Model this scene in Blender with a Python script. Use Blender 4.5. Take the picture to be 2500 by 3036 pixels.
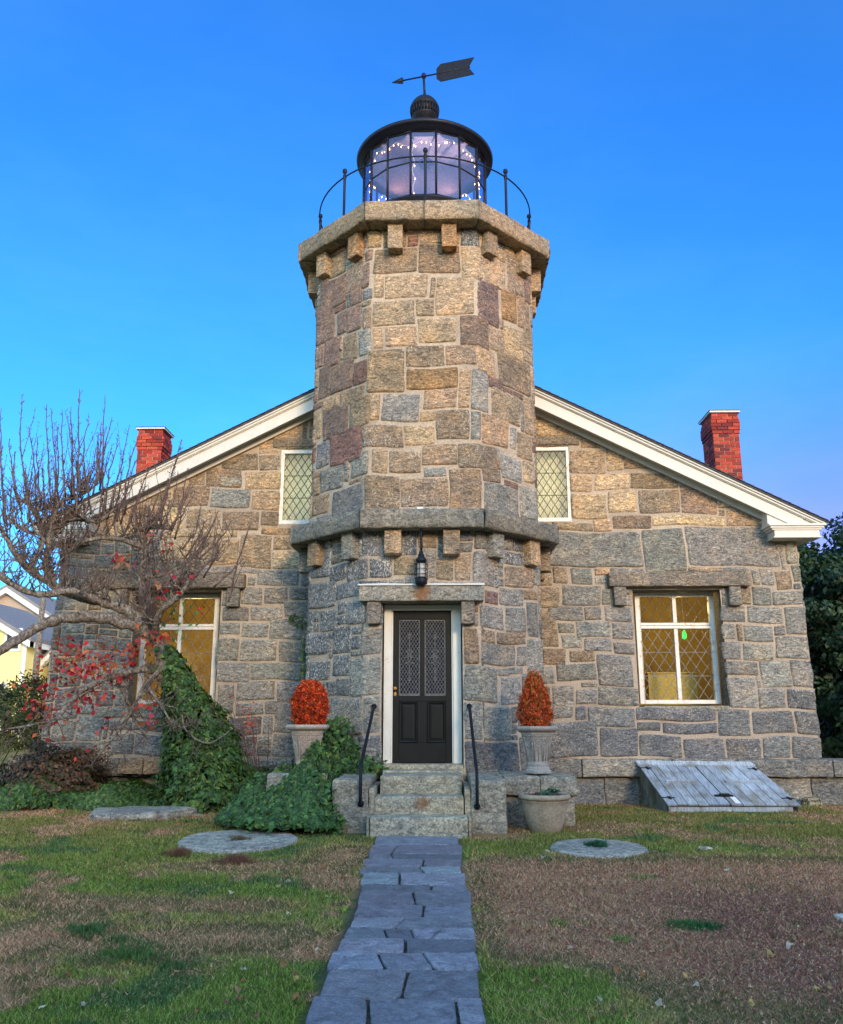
import bpy, math, random
import numpy as np
from mathutils import Vector, Matrix
R = math.radians
scene = bpy.context.scene
for o in list(bpy.data.objects): bpy.data.objects.remove(o, do_unlink=True)

# ------------------------------------------------------------------ camera
cam_d = bpy.data.cameras.new("camera"); cam = bpy.data.objects.new("camera", cam_d)
scene.collection.objects.link(cam); scene.camera = cam
cam.location = (0.2967, -14.7192, 1.312)
cam.rotation_euler = (R(90 + 13.318), 0, R(1.4294))
cam_d.sensor_fit = 'VERTICAL'; cam_d.sensor_height = 36; cam_d.lens = 30.7155
cam_d.clip_start = .05; cam_d.clip_end = 2000

# ------------------------------------------------------------------ world, sun, exposure
SUN_EL, SUN_AZ = 14, 21          # sun low behind the photographer's right shoulder
world = bpy.data.worlds.new("World"); scene.world = world; world.use_nodes = True
wn = world.node_tree.nodes; wl = world.node_tree.links
sky = wn.new('ShaderNodeTexSky'); sky.sky_type = 'NISHITA'; sky.sun_disc = False
sky.sun_elevation = R(SUN_EL); sky.sun_rotation = R(180 - SUN_AZ)
sky.air_density = 1.0; sky.dust_density = .3; sky.ozone_density = 4.0
hs = wn.new('ShaderNodeHueSaturation'); hs.inputs['Saturation'].default_value = 1.1
tint = wn.new('ShaderNodeMix'); tint.data_type = 'RGBA'; tint.blend_type = 'MULTIPLY'; tint.inputs[0].default_value = 1; 
# dusk sky: warm and neutral round the low sun in the west, deep blue towards the east
stc = wn.new('ShaderNodeTexCoord'); sxy = wn.new('ShaderNodeSeparateXYZ'); wl.new(stc.outputs['Generated'], sxy.inputs[0])
smr = wn.new('ShaderNodeMapRange'); smr.interpolation_type = 'SMOOTHSTEP'; wl.new(sxy.outputs[1], smr.inputs[0]); smr.inputs[1].default_value = .02; smr.inputs[2].default_value = .72
smx = wn.new('ShaderNodeMix'); smx.data_type = 'RGBA'; wl.new(smr.outputs[0], smx.inputs[0]); smx.inputs[6].default_value = (3.3, 2.7, 2.1, 1); smx.inputs[7].default_value = (.30, .73, 1.12, 1); 
szr = wn.new('ShaderNodeMapRange'); szr.interpolation_type = 'SMOOTHSTEP'; wl.new(sxy.outputs[2], szr.inputs[0]); szr.inputs[1].default_value = .42; szr.inputs[2].default_value = .17; szr.inputs[4].default_value = .9
szm = wn.new('ShaderNodeMix'); szm.data_type = 'RGBA'; sxr = wn.new('ShaderNodeMapRange'); sxr.interpolation_type = 'SMOOTHSTEP'; wl.new(sxy.outputs[0], sxr.inputs[0]); sxr.inputs[1].default_value = -.15; sxr.inputs[2].default_value = .42
sxm = wn.new('ShaderNodeMath'); sxm.operation = 'MULTIPLY'; wl.new(szr.outputs[0], sxm.inputs[0]); wl.new(sxr.outputs[0], sxm.inputs[1]); wl.new(sxm.outputs[0], szm.inputs[0]); wl.new(smx.outputs[2], szm.inputs[6]); szm.inputs[7].default_value = (.78, .42, .68, 1); wl.new(szm.outputs[2], tint.inputs[7])
wl.new(sky.outputs[0], hs.inputs['Color']); wl.new(hs.outputs[0], tint.inputs[6]); 
cn = wn.new('ShaderNodeTexNoise'); cn.inputs['Scale'].default_value = 2.2; cn.inputs['Detail'].default_value = 7; cn.inputs['Roughness'].default_value = .62
cm_ = wn.new('ShaderNodeMapping'); cm_.inputs['Scale'].default_value = (1, 1, 2.6); cr = wn.new('ShaderNodeValToRGB')      # faint thin haze streaks
cr.color_ramp.elements[0].position = .42; cr.color_ramp.elements[0].color = (.93, .97, 1, 1); cr.color_ramp.elements[1].position = .68; cr.color_ramp.elements[1].color = (1.35, 1.06, 1.0, 1)
cx_ = wn.new('ShaderNodeMix'); cx_.data_type = 'RGBA'; cx_.blend_type = 'MULTIPLY'; cx_.inputs[0].default_value = 1
stc0 = wn.new('ShaderNodeTexCoord'); wl.new(stc0.outputs['Generated'], cm_.inputs[0]); wl.new(cm_.outputs[0], cn.inputs['Vector']); wl.new(cn.outputs['Fac'], cr.inputs[0])
wl.new(tint.outputs[2], cx_.inputs[6]); wl.new(cr.outputs[0], cx_.inputs[7]); wl.new(cx_.outputs[2], wn['Background'].inputs[0])
wn['Background'].inputs[1].default_value = .15
sd = bpy.data.lights.new("sun", 'SUN'); sd.energy = 1.5; sd.angle = R(12); sd.color = (1, .75, .46)
sun = bpy.data.objects.new("sun", sd); scene.collection.objects.link(sun)
sdir = Vector((math.sin(R(SUN_AZ)) * math.cos(R(SUN_EL)), -math.cos(R(SUN_AZ)) * math.cos(R(SUN_EL)), math.sin(R(SUN_EL))))
sun.rotation_euler = sdir.to_track_quat('Z', 'Y').to_euler(); sun.location = (8, -30, 20)
scene.view_settings.view_transform = 'Standard'; scene.view_settings.look = 'None'
scene.view_settings.exposure = 1.3; scene.view_settings.gamma = 1

# ------------------------------------------------------------------ object helpers
def coll(): return scene.collection
def tag(o, label=None, cat=None, group=None, kind=None):
    if label: o['label'] = label
    if cat: o['category'] = cat
    if group: o['group'] = group
    if kind: o['kind'] = kind
    return o
def thing(name, loc, label, cat, group=None):
    o = bpy.data.objects.new(name, None); coll().objects.link(o); o.location = loc
    o.empty_display_size = .2
    return tag(o, label, cat, group)
def base_of(parent):
    v = Vector((0, 0, 0))
    while parent is not None: v += parent.location; parent = parent.parent
    return v
class MB:
    """collects faces in world coordinates, links them as one mesh object"""
    def __init__(s): s.V = []; s.n = 0; s.F = []; s.C = []; s.M = []; s.S = []
    def add(s, V, F, col=(1, 1, 1, 1), mi=0, smooth=False):
        V = np.asarray(V, float).reshape(-1, 3)
        col = np.asarray(col, float)
        if col.ndim == 1: col = np.tile(col, (len(V), 1))
        s.V.append(V); s.C.append(col)
        for f in F: s.F.append([i + s.n for i in f])
        s.M += [mi] * len(F); s.S += [smooth] * len(F); s.n += len(V)
    def box(s, x0, x1, y0, y1, z0, z1, **k):
        V = [(x, y, z) for x in (x0, x1) for y in (y0, y1) for z in (z0, z1)]
        s.add(V, [(0, 1, 3, 2), (4, 6, 7, 5), (0, 4, 5, 1), (2, 3, 7, 6), (0, 2, 6, 4), (1, 5, 7, 3)], **k)
    def tube(s, P, r, n=6, cap=True, **k):
        P = [Vector(p) for p in P]; m = len(P)
        rr = r if hasattr(r, '__len__') else [r] * m
        V = []; up = Vector((0.13, .2, 1)).normalized(); pu = None
        for i in range(m):
            t = (P[min(i + 1, m - 1)] - P[max(i - 1, 0)])
            t = t.normalized() if t.length > 1e-9 else Vector((0, 0, 1))
            if pu is None:
                a = up if abs(t.dot(up)) < .95 else Vector((1, 0, 0)); pu = (a - t * a.dot(t)).normalized()
            else:
                pu = pu - t * pu.dot(t); pu = pu.normalized() if pu.length > 1e-6 else Vector((1, 0, 0))
            w = t.cross(pu)
            for j in range(n):
                a = 2 * math.pi * j / n; V.append(P[i] + (pu * math.cos(a) + w * math.sin(a)) * rr[i])
        F = []
        for i in range(m - 1):
            for j in range(n):
                a, b = i * n + j, i * n + (j + 1) % n; F.append((a, b, b + n, a + n))
        if cap: F.append(tuple(range(n))[::-1]); F.append(tuple((m - 1) * n + j for j in range(n)))
        k.setdefault('smooth', True); s.add([tuple(v) for v in V], F, **k)
    def lathe(s, prof, cx, cy, n=32, a0=0, flat=False, **k):
        V = []; F = []; m = len(prof)
        for (r, z) in prof:
            for j in range(n):
                a = a0 + 2 * math.pi * j / n; V.append((cx + r * math.cos(a), cy + r * math.sin(a), z))
        for i in range(m - 1):
            for j in range(n):
                a, b = i * n + j, i * n + (j + 1) % n; F.append((a, b, b + n, a + n))
        F.append(tuple(range(n))[::-1]); F.append(tuple((m - 1) * n + j for j in range(n)))
        k.setdefault('smooth', not flat); s.add(V, F, **k)
    def prism(s, pts, y0, y1, **k):          # polygon in x,z extruded along y
        n = len(pts); V = [(x, y0, z) for x, z in pts] + [(x, y1, z) for x, z in pts]
        F = [tuple(range(n)), tuple(range(n, 2 * n))[::-1]] + [(i, i + n, (i + 1) % n + n, (i + 1) % n) for i in range(n)]
        s.add(V, F, **k)
    def build(s, name, mats, parent=None, bevel=0, xf=None):
        V = np.concatenate(s.V); C = np.concatenate(s.C)
        if C.shape[1] == 3: C = np.c_[C, np.ones(len(C))]
        b = base_of(parent); V = V - np.array(b)
        me = bpy.data.meshes.new(name)
        L = np.fromiter((len(f) for f in s.F), int, len(s.F)); I = np.fromiter((i for f in s.F for i in f), int, L.sum())
        me.vertices.add(len(V)); me.vertices.foreach_set('co', V.ravel())
        me.loops.add(len(I)); me.loops.foreach_set('vertex_index', I)
        me.polygons.add(len(L)); me.polygons.foreach_set('loop_start', np.r_[0, np.cumsum(L)[:-1]]); me.polygons.foreach_set('loop_total', L)
        me.polygons.foreach_set('material_index', s.M); me.polygons.foreach_set('use_smooth', s.S)
        a = me.color_attributes.new('Col', 'FLOAT_COLOR', 'POINT'); a.data.foreach_set('color', C.ravel())
        me.update(); me.validate()
        for m in (mats if isinstance(mats, (list, tuple)) else [mats]): me.materials.append(m)
        o = bpy.data.objects.new(name, me); coll().objects.link(o)
        if parent is not None: o.parent = parent
        if bevel:
            md = o.modifiers.new('bevel', 'BEVEL'); md.width = bevel; md.segments = 2; md.limit_method = 'ANGLE'
        return o
def fast_mesh(name, V, k, C, mats, parent=None, smooth=False):
    """V: (n*k,3) verts, k per face, no sharing"""
    V = np.asarray(V, float).reshape(-1, 3) - np.array(base_of(parent)); nf = len(V) // k
    me = bpy.data.meshes.new(name)
    me.vertices.add(len(V)); me.vertices.foreach_set('co', V.ravel())
    me.loops.add(len(V)); me.loops.foreach_set('vertex_index', np.arange(len(V)))
    me.polygons.add(nf); me.polygons.foreach_set('loop_start', np.arange(nf) * k); me.polygons.foreach_set('loop_total', np.full(nf, k))
    if smooth: me.polygons.foreach_set('use_smooth', np.ones(nf, bool))
    a = me.color_attributes.new('Col', 'FLOAT_COLOR', 'POINT'); a.data.foreach_set('color', np.asarray(C, float).ravel())
    me.update()
    me.materials.append(mats); o = bpy.data.objects.new(name, me); coll().objects.link(o)
    if parent is not None: o.parent = parent
    return o

# ------------------------------------------------------------------ materials
class NT:
    def __init__(s, name, rough=.8, spec=.3):
        s.m = bpy.data.materials.new(name); s.m.use_nodes = True; s.t = s.m.node_tree; s.n = s.t.nodes; s.l = s.t.links
        s.b = s.n['Principled BSDF']; s.b.inputs['Roughness'].default_value = rough; s.b.inputs['Specular IOR Level'].default_value = spec
        s.tc = s.n.new('ShaderNodeTexCoord')
    def set(s, sock, v):
        if v is None: return
        if hasattr(v, 'is_output') or isinstance(v, bpy.types.NodeSocket): s.l.new(v, sock)
        else: sock.default_value = v
    def coord(s, scale=(1, 1, 1), rot=(0, 0, 0), add=None):
        v = s.tc.outputs['Object']
        if add is not None:
            a = s.n.new('ShaderNodeVectorMath'); a.operation = 'ADD'; s.l.new(v, a.inputs[0]); s.l.new(add, a.inputs[1]); v = a.outputs[0]
        mp = s.n.new('ShaderNodeMapping'); mp.inputs['Scale'].default_value = scale; mp.inputs['Rotation'].default_value = rot
        s.l.new(v, mp.inputs[0]); return mp.outputs[0]
    def noise(s, scale, detail=4, rough=.55, vec=None, dist=0):
        t = s.n.new('ShaderNodeTexNoise'); t.inputs['Scale'].default_value = scale; t.inputs['Detail'].default_value = detail
        t.inputs['Roughness'].default_value = rough; t.inputs['Distortion'].default_value = dist
        s.l.new(vec if vec is not None else s.tc.outputs['Object'], t.inputs['Vector']); return t.outputs['Fac']
    def ramp(s, fac, stops):
        r = s.n.new('ShaderNodeValToRGB'); e = r.color_ramp.elements
        while len(e) < len(stops): e.new(.5)
        for i, (p, c) in enumerate(stops):
            e[i].position = p; e[i].color = c if len(c) == 4 else tuple(c) + (1,)
        s.l.new(fac, r.inputs[0]); return r.outputs[0]
    def g(s, fac, a, b): return s.ramp(fac, [(a, (0, 0, 0)), (b, (1, 1, 1))])
    def mix(s, fac, a, b, mode='MIX'):
        x = s.n.new('ShaderNodeMix'); x.data_type = 'RGBA'; x.blend_type = mode; x.clamp_factor = True
        s.set(x.inputs[0], fac)
        for i, v in ((6, a), (7, b)):
            if isinstance(v, (tuple, list)) and len(v) == 3: v = tuple(v) + (1,)
            s.set(x.inputs[i], v)
        return x.outputs[2]
    def math(s, op, a, b=None, c=None):
        x = s.n.new('ShaderNodeMath'); x.operation = op; s.set(x.inputs[0], a); s.set(x.inputs[1], b)
        if c is not None: s.set(x.inputs[2], c)
        return x.outputs[0]
    def attr(s, name='Col'):
        a = s.n.new('ShaderNodeAttribute'); a.attribute_name = name; return a
    def bump(s, h, strength=.5, dist=.02, prev=None):
        b = s.n.new('ShaderNodeBump'); b.inputs['Strength'].default_value = strength; b.inputs['Distance'].default_value = dist
        s.l.new(h, b.inputs['Height'])
        if prev is not None: s.l.new(prev, b.inputs['Normal'])
        return b.outputs[0]
    def out(s, col, nrm=None, rough=None):
        s.set(s.b.inputs['Base Color'], tuple(col) + (1,) if isinstance(col, tuple) and len(col) == 3 else col)
        if nrm is not None: s.l.new(nrm, s.b.inputs['Normal'])
        if rough is not None: s.set(s.b.inputs['Roughness'], rough)
        return s.m

def mat_stone():
    t = NT('masonry_stone', .88, .25); a = t.attr()
    off = t.n.new('ShaderNodeVectorMath'); off.operation = 'SCALE'; t.l.new(a.outputs['Color'], off.inputs[0]); off.inputs['Scale'].default_value = 37.
    c1 = t.coord((1, 1, 1), add=off.outputs[0]); c2 = t.coord((1.0, 1.0, 2.6), (0.3, .55, 0), add=off.outputs[0])
    big = t.noise(3.2, 5, .6, c1); med = t.noise(13, 9, .74, c2, .9); fine = t.noise(42, 4, .85, c1)
    k = t.ramp(med, [(.38, (.38, .38, .39)), (.46, (.80, .80, .80)), (.54, (1.18, 1.16, 1.12)), (.62, (1.85, 1.78, 1.66))])
    col = t.mix(1, a.outputs['Color'], k, 'MULTIPLY')
    col = t.mix(1, col, t.ramp(big, [(.3, (.72, .76, .82)), (.5, (1, 1, 1)), (.72, (1.32, 1.18, 1.0))]), 'MULTIPLY')
    col = t.mix(1, col, t.ramp(fine, [(.37, (.6, .6, .6)), (.5, (1, 1, 1)), (.64, (1.5, 1.5, 1.46))]), 'MULTIPLY')
    # pale lichen and lime flecks, amount per stone in alpha
    fl = t.noise(46, 5, .75, t.coord((1, 1, .62), (.2, .5, .3), add=off.outputs[0]), .4)
    patch = t.noise(2.6, 3, .6)
    am = t.math('MULTIPLY_ADD', a.outputs['Alpha'], .125, t.math('MULTIPLY_ADD', patch, .22, -.16))
    m = t.g(t.math('ADD', fl, am), .655, .70)
    col = t.mix(m, col, (.62, .60, .53))
    am2 = t.math('MULTIPLY_ADD', a.outputs['Alpha'], .11, -.15); m2 = t.g(t.math('ADD', t.noise(17, 8, .78, t.coord((1, 1, .55))), am2), .60, .64); col = t.mix(m2, col, (.58, .57, .52))
    n = t.bump(med, .9, .035); n = t.bump(fine, .6, .008, n); n = t.bump(m, .25, .004, n)
    return t.out(col, n)
def mat_mortar():
    t = NT('lime_mortar', .95, .1); f = t.noise(40, 6, .7); b = t.noise(1.5, 3)
    col = t.mix(t.g(b, .35, .65), (.35, .285, .215), (.47, .38, .28)); col = t.mix(1, col, t.ramp(f, [(.3, (.6, .6, .6)), (.7, (1.3, 1.3, 1.3))]), 'MULTIPLY')
    return t.out(col, t.bump(f, .6, .01))
def mat_granite(name, base, warm=None, flecks=.5, stain=None):
    t = NT(name, .85, .25); a = t.attr()
    f = t.noise(40, 4, .85); m = t.noise(11, 8, .72, t.coord((1, 1, 1.8), (.4, .3, 0)), .5); b = t.noise(1.6, 3)
    w = warm or tuple(min(1, c * k) for c, k in zip(base, (1.3, 1.15, .95)))
    col = t.mix(t.g(b, .38, .62), base, w)
    col = t.mix(1, col, a.outputs['Color'], 'MULTIPLY')
    col = t.mix(1, col, t.ramp(m, [(.37, (.5, .5, .5)), (.5, (1, 1, 1)), (.64, (1.5, 1.48, 1.42))]), 'MULTIPLY')
    col = t.mix(1, col, t.ramp(f, [(.38, (.55, .55, .55)), (.5, (1, 1, 1)), (.62, (1.55, 1.55, 1.52))]), 'MULTIPLY')
    fl = t.g(t.noise(62, 5, .75), .62 - .05 * flecks, .66); col = t.mix(t.math('MULTIPLY', fl, flecks), col, (.6, .58, .52))
    if stain:
        for (sx, sz, wd, ht) in stain:
            sp = t.n.new('ShaderNodeSeparateXYZ'); t.l.new(t.tc.outputs['Object'], sp.inputs[0])
            dx = t.math('DIVIDE', t.math('SUBTRACT', sp.outputs[0], sx), wd); dz = t.math('DIVIDE', t.math('SUBTRACT', sp.outputs[2], sz), ht)
            d = t.math('ADD', t.math('MULTIPLY', dx, dx), t.math('MULTIPLY', dz, dz))
            d = t.math('ADD', d, t.math('MULTIPLY', t.math('SUBTRACT', t.noise(18, 5, .7, t.coord((1, 1, .3))), .5), 3.2))
            k = t.n.new('ShaderNodeMapRange'); t.l.new(d, k.inputs[0]); k.inputs[1].default_value = 1.1; k.inputs[2].default_value = .1; k.inputs[3].default_value = 0; k.inputs[4].default_value = .85
            col = t.mix(k.outputs[0], col, (.20, .085, .03))
    n = t.bump(m, .6, .02); n = t.bump(f, .35, .005, n)
    return t.out(col, n)
def mat_paint(name, col, rust=0, rough=.5, dirt=.25):
    t = NT(name, rough, .15 if max(col) < .1 else .4); n = t.noise(9, 6, .65, t.coord((1, 1, .5))); f = t.noise(60, 3)
    c = t.mix(t.g(n, .35, .75), col, tuple(x * (1 - dirt) for x in col))
    if rust:
        r = t.g(t.noise(14, 6, .75), .64 - .08 * rust, .72 - .04 * rust); c = t.mix(r, c, (.42, .17, .04))
    return t.out(c, t.bump(f, .12, .003))
def mat_metal(name, col=(.006, .007, .011), rough=.5):
    t = NT(name, rough, .18); n = t.noise(30, 5, .7)
    c = t.mix(t.g(n, .4, .7), col, tuple(x * 2.2 for x in col)); return t.out(c, t.bump(n, .15, .003))
def mat_brick():
    t = NT('red_brick', .85, .25); a = t.attr(); n = t.noise(45, 5, .75); m = t.noise(6, 4)
    c = t.mix(1, a.outputs['Color'], t.ramp(n, [(.3, (.5, .5, .5)), (.5, (1, 1, 1)), (.7, (1.4, 1.3, 1.2))]), 'MULTIPLY')
    c = t.mix(t.g(m, .6, .8), c, (.10, .04, .035)); return t.out(c, t.bump(n, .5, .006))
def mat_leaf(name, rough=.5, trans=.25, spec=.35):
    t = NT(name, rough, spec); a = t.attr(); n = t.noise(40, 3)
    c = t.mix(1, a.outputs['Color'], t.ramp(n, [(.3, (.7, .7, .7)), (.7, (1.3, 1.3, 1.3))]), 'MULTIPLY')
    t.out(c)
    if trans:
        tr = t.n.new('ShaderNodeBsdfTranslucent'); t.l.new(c, tr.inputs[0]); mx = t.n.new('ShaderNodeMixShader'); mx.inputs[0].default_value = trans
        t.l.new(t.b.outputs[0], mx.inputs[1]); t.l.new(tr.outputs[0], mx.inputs[2]); t.l.new(mx.outputs[0], t.n['Material Output'].inputs[0])
    return t.m
def mat_glass(name, tint=(.9, .93, .95), refl=.12, wavy=.0, gcol=(.95, .95, .95)):
    t = NT(name); tr = t.n.new('ShaderNodeBsdfTransparent'); tr.inputs[0].default_value = tint + (1,)
    gl = t.n.new('ShaderNodeBsdfGlossy'); gl.inputs['Roughness'].default_value = .03; gl.inputs[0].default_value = gcol + (1,)
    if wavy: t.l.new(t.bump(t.noise(5, 2), wavy, .02), gl.inputs['Normal'])
    fr = t.n.new('ShaderNodeLayerWeight'); fr.inputs[0].default_value = .5
    f = t.math('MULTIPLY_ADD', t.math('POWER', fr.outputs['Facing'], 4.0), .7, refl)
    mx = t.n.new('ShaderNodeMixShader'); t.l.new(f, mx.inputs[0]); t.l.new(tr.outputs[0], mx.inputs[1]); t.l.new(gl.outputs[0], mx.inputs[2])
    t.l.new(mx.outputs[0], t.n['Material Output'].inputs[0]); return t.m
def mat_emit(name, col, st):
    t = NT(name); t.b.inputs['Base Color'].default_value = col + (1,); t.b.inputs['Emission Color'].default_value = col + (1,); t.b.inputs['Emission Strength'].default_value = st; return t.m
def mat_bark():
    t = NT('bark', .9, .15); n = t.noise(28, 7, .75, t.coord((1, 1, .6))); l = t.noise(16, 4, .7)
    c = t.ramp(n, [(.36, (.04, .03, .025)), (.5, (.15, .12, .095)), (.64, (.32, .27, .21))]); c = t.mix(t.g(l, .56, .66), c, (.30, .30, .24))
    return t.out(c, t.bump(n, .8, .015))
def mat_twig():
    t = NT('twig_bark', .8, .2); n = t.noise(9, 4, .7); c = t.ramp(n, [(.3, (.06, .038, .034)), (.5, (.115, .074, .062)), (.7, (.20, .145, .115))]); return t.out(c)
def mat_clap():
    t = NT('yellow_clapboard', .7, .3); w = t.n.new('ShaderNodeTexWave'); w.bands_direction = 'Z'; w.wave_profile = 'SAW'; w.inputs['Scale'].default_value = 1 / .14 / 3.1416 * 1.55
    t.l.new(t.tc.outputs['Object'], w.inputs[0]); c = t.mix(t.g(w.outputs['Fac'], .02, .12), (.50, .42, .16), (.88, .76, .33)); return t.out(c, t.bump(w.outputs['Fac'], .8, .02))
def mat_wood():
    t = NT('weathered_board', .8, .25); a = t.attr(); n = t.noise(12, 7, .7, t.coord((5, .45, .45))); f = t.noise(60, 4, .7, t.coord((3, .3, .3))); b = t.noise(3, 3)
    c = t.ramp(n, [(.3, (.17, .19, .21)), (.5, (.33, .37, .40)), (.7, (.52, .57, .60))]); c = t.mix(t.g(b, .48, .66), c, (.20, .19, .16)); c = t.mix(t.g(t.noise(5, 7, .75, t.coord((2, .5, .5))), .62, .72), c, (.10, .095, .085)); c = t.mix(1, c, a.outputs['Color'], 'MULTIPLY')
    return t.out(c, t.bump(f, .6, .006))
def mat_slate():
    t = NT('bluestone', .6, .4); a = t.attr(); n = t.noise(9, 9, .74, None, 1.2); f = t.noise(60, 4, .8)
    c = t.mix(1, a.outputs['Color'], t.ramp(n, [(.36, (.5, .5, .54)), (.47, (.92, .92, .92)), (.55, (1.1, 1.1, 1.08)), (.66, (1.6, 1.56, 1.46))]), 'MULTIPLY')
    c = t.mix(1, c, t.ramp(f, [(.36, (.7, .7, .7)), (.64, (1.35, 1.35, 1.35))]), 'MULTIPLY')
    return t.out(c, t.bump(f, .5, .004, t.bump(n, .9, .014)), t.ramp(n, [(.3, (.45, .45, .45)), (.7, (.75, .75, .75))]))
def mat_ground():
    t = NT('lawn_soil', .95, .1); a = t.attr(); n = t.noise(30, 7, .75); f = t.noise(160, 3, .7)
    c = t.mix(1, a.outputs['Color'], t.ramp(n, [(.3, (.5, .5, .5)), (.5, (.95, .95, .95)), (.7, (1.6, 1.5, 1.4))]), 'MULTIPLY')
    c = t.mix(1, c, t.ramp(f, [(.3, (.5, .5, .5)), (.7, (1.5, 1.5, 1.5))]), 'MULTIPLY')
    return t.out(c, t.bump(n, .8, .03))
def mat_shingle():
    t = NT('dark_shingle', .9, .2); n = t.noise(20, 5, .7); return t.out(t.ramp(n, [(.3, (.03, .03, .034)), (.7, (.10, .095, .09))]), t.bump(n, .5, .01))
def mat_vary(name, c0, c1, scale=8, rough=.85, bs=.4, bd=.01):
    t = NT(name, rough, .18); n = t.noise(scale, 7, .7); f = t.noise(scale * 8, 3, .7); c = t.mix(t.g(n, .33, .68), c0, c1)
    c = t.mix(1, c, t.ramp(f, [(.3, (.75, .75, .75)), (.7, (1.2, 1.2, 1.2))]), 'MULTIPLY'); return t.out(c, t.bump(n, bs, bd))
M = dict(stone=mat_stone(), mortar=mat_mortar(), ledge=mat_granite('ledge_granite', (.185, .155, .115), (.26, .19, .12), .5),
    low_ledge=mat_granite('lower_ledge_granite', (.135, .13, .115), (.19, .165, .125), .35),
    step=mat_granite('step_granite', (.26, .235, .175), (.36, .30, .20), .5, [(.03, .33, .10, .09)]),
    block=mat_granite('rough_granite_block', (.20, .185, .145), (.27, .235, .17), .45), door_lintel=mat_granite('stained_lintel', (.19, .185, .16), (.26, .22, .16), .3, [(.0, 3.06, .12, .2)]),
    mill=mat_granite('millstone_granite', (.235, .21, .175), (.33, .285, .22), .35), white=mat_paint('white_paint', (.74, .73, .68), 0, .5, .12), window_paint=mat_paint('peeling_window_paint', (.80, .76, .66), .9),
    cream=mat_paint('cream_door_casing', (.78, .74, .62), .3, .5, .15), trim=mat_paint('rake_paint', (.60, .57, .49), 0, .55, .12), door=mat_paint('black_green_door_paint', (.015, .0155, .013), 0, .5, .3),
    iron=mat_metal('black_iron'), iron_blue=mat_metal('painted_iron', (.008, .010, .018), .45), lead=mat_metal('lead_came', (.13, .125, .115), .45), dark_lead=mat_metal('dark_lead_came', (.05, .05, .045), .5),
    brick=mat_brick(), bark=mat_bark(), twig=mat_twig(), leaf=mat_leaf('leaf'), gloss_leaf=mat_leaf('ivy_leaf', .5, .15, .25), grass=mat_leaf('grass_blade', .6, .3, .25),
    glass=mat_glass('window_glass', (.88, .88, .82), .03, .06), lantern_glass=mat_glass('lantern_glass', (.93, .88, .97), .13, .04, (.78, .74, 1.0)), brass=mat_paint('brass', (.55, .26, .06), 0, .3),
    clap=mat_clap(), wood=mat_wood(), slate=mat_slate(), ground=mat_ground(), shingle=mat_shingle(), plaster=mat_vary('ochre_plaster', (.56, .43, .14), (.36, .26, .09), 3),
    curtain=mat_leaf('pleated_shade', .8, .5), cast=mat_vary('cast_stone', (.34, .27, .21), (.46, .37, .29), 10), cast_grey=mat_vary('grey_cast_stone', (.23, .215, .19), (.34, .315, .28), 10),
    clay=mat_vary('weathered_clay', (.25, .20, .135), (.40, .32, .225), 4), soil=mat_vary('dark_soil', (.03, .02, .015), (.07, .045, .03), 30), grey_roof=mat_vary('grey_roof', (.17, .165, .165), (.26, .25, .245), 12),
    ceiling=mat_vary('lantern_ceiling', (.55, .52, .85), (.62, .57, .90), 2), bulb=mat_emit('warm_bulb', (1, .50, .16), 6.), green=mat_emit('green_lamp', (.02, .8, .06), 1.6), pipe=mat_paint('white_pvc', (.75, .75, .75)),
    dark_glass=mat_metal('dark_pane', (.02, .022, .03), .1), cord=mat_paint('pale_cord', (.75, .72, .6)), card=mat_vary('yellow_card', (.62, .46, .12), (.70, .52, .16), 3), back_glass=mat_metal('door_glass', (.012, .014, .02), .08))

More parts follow.
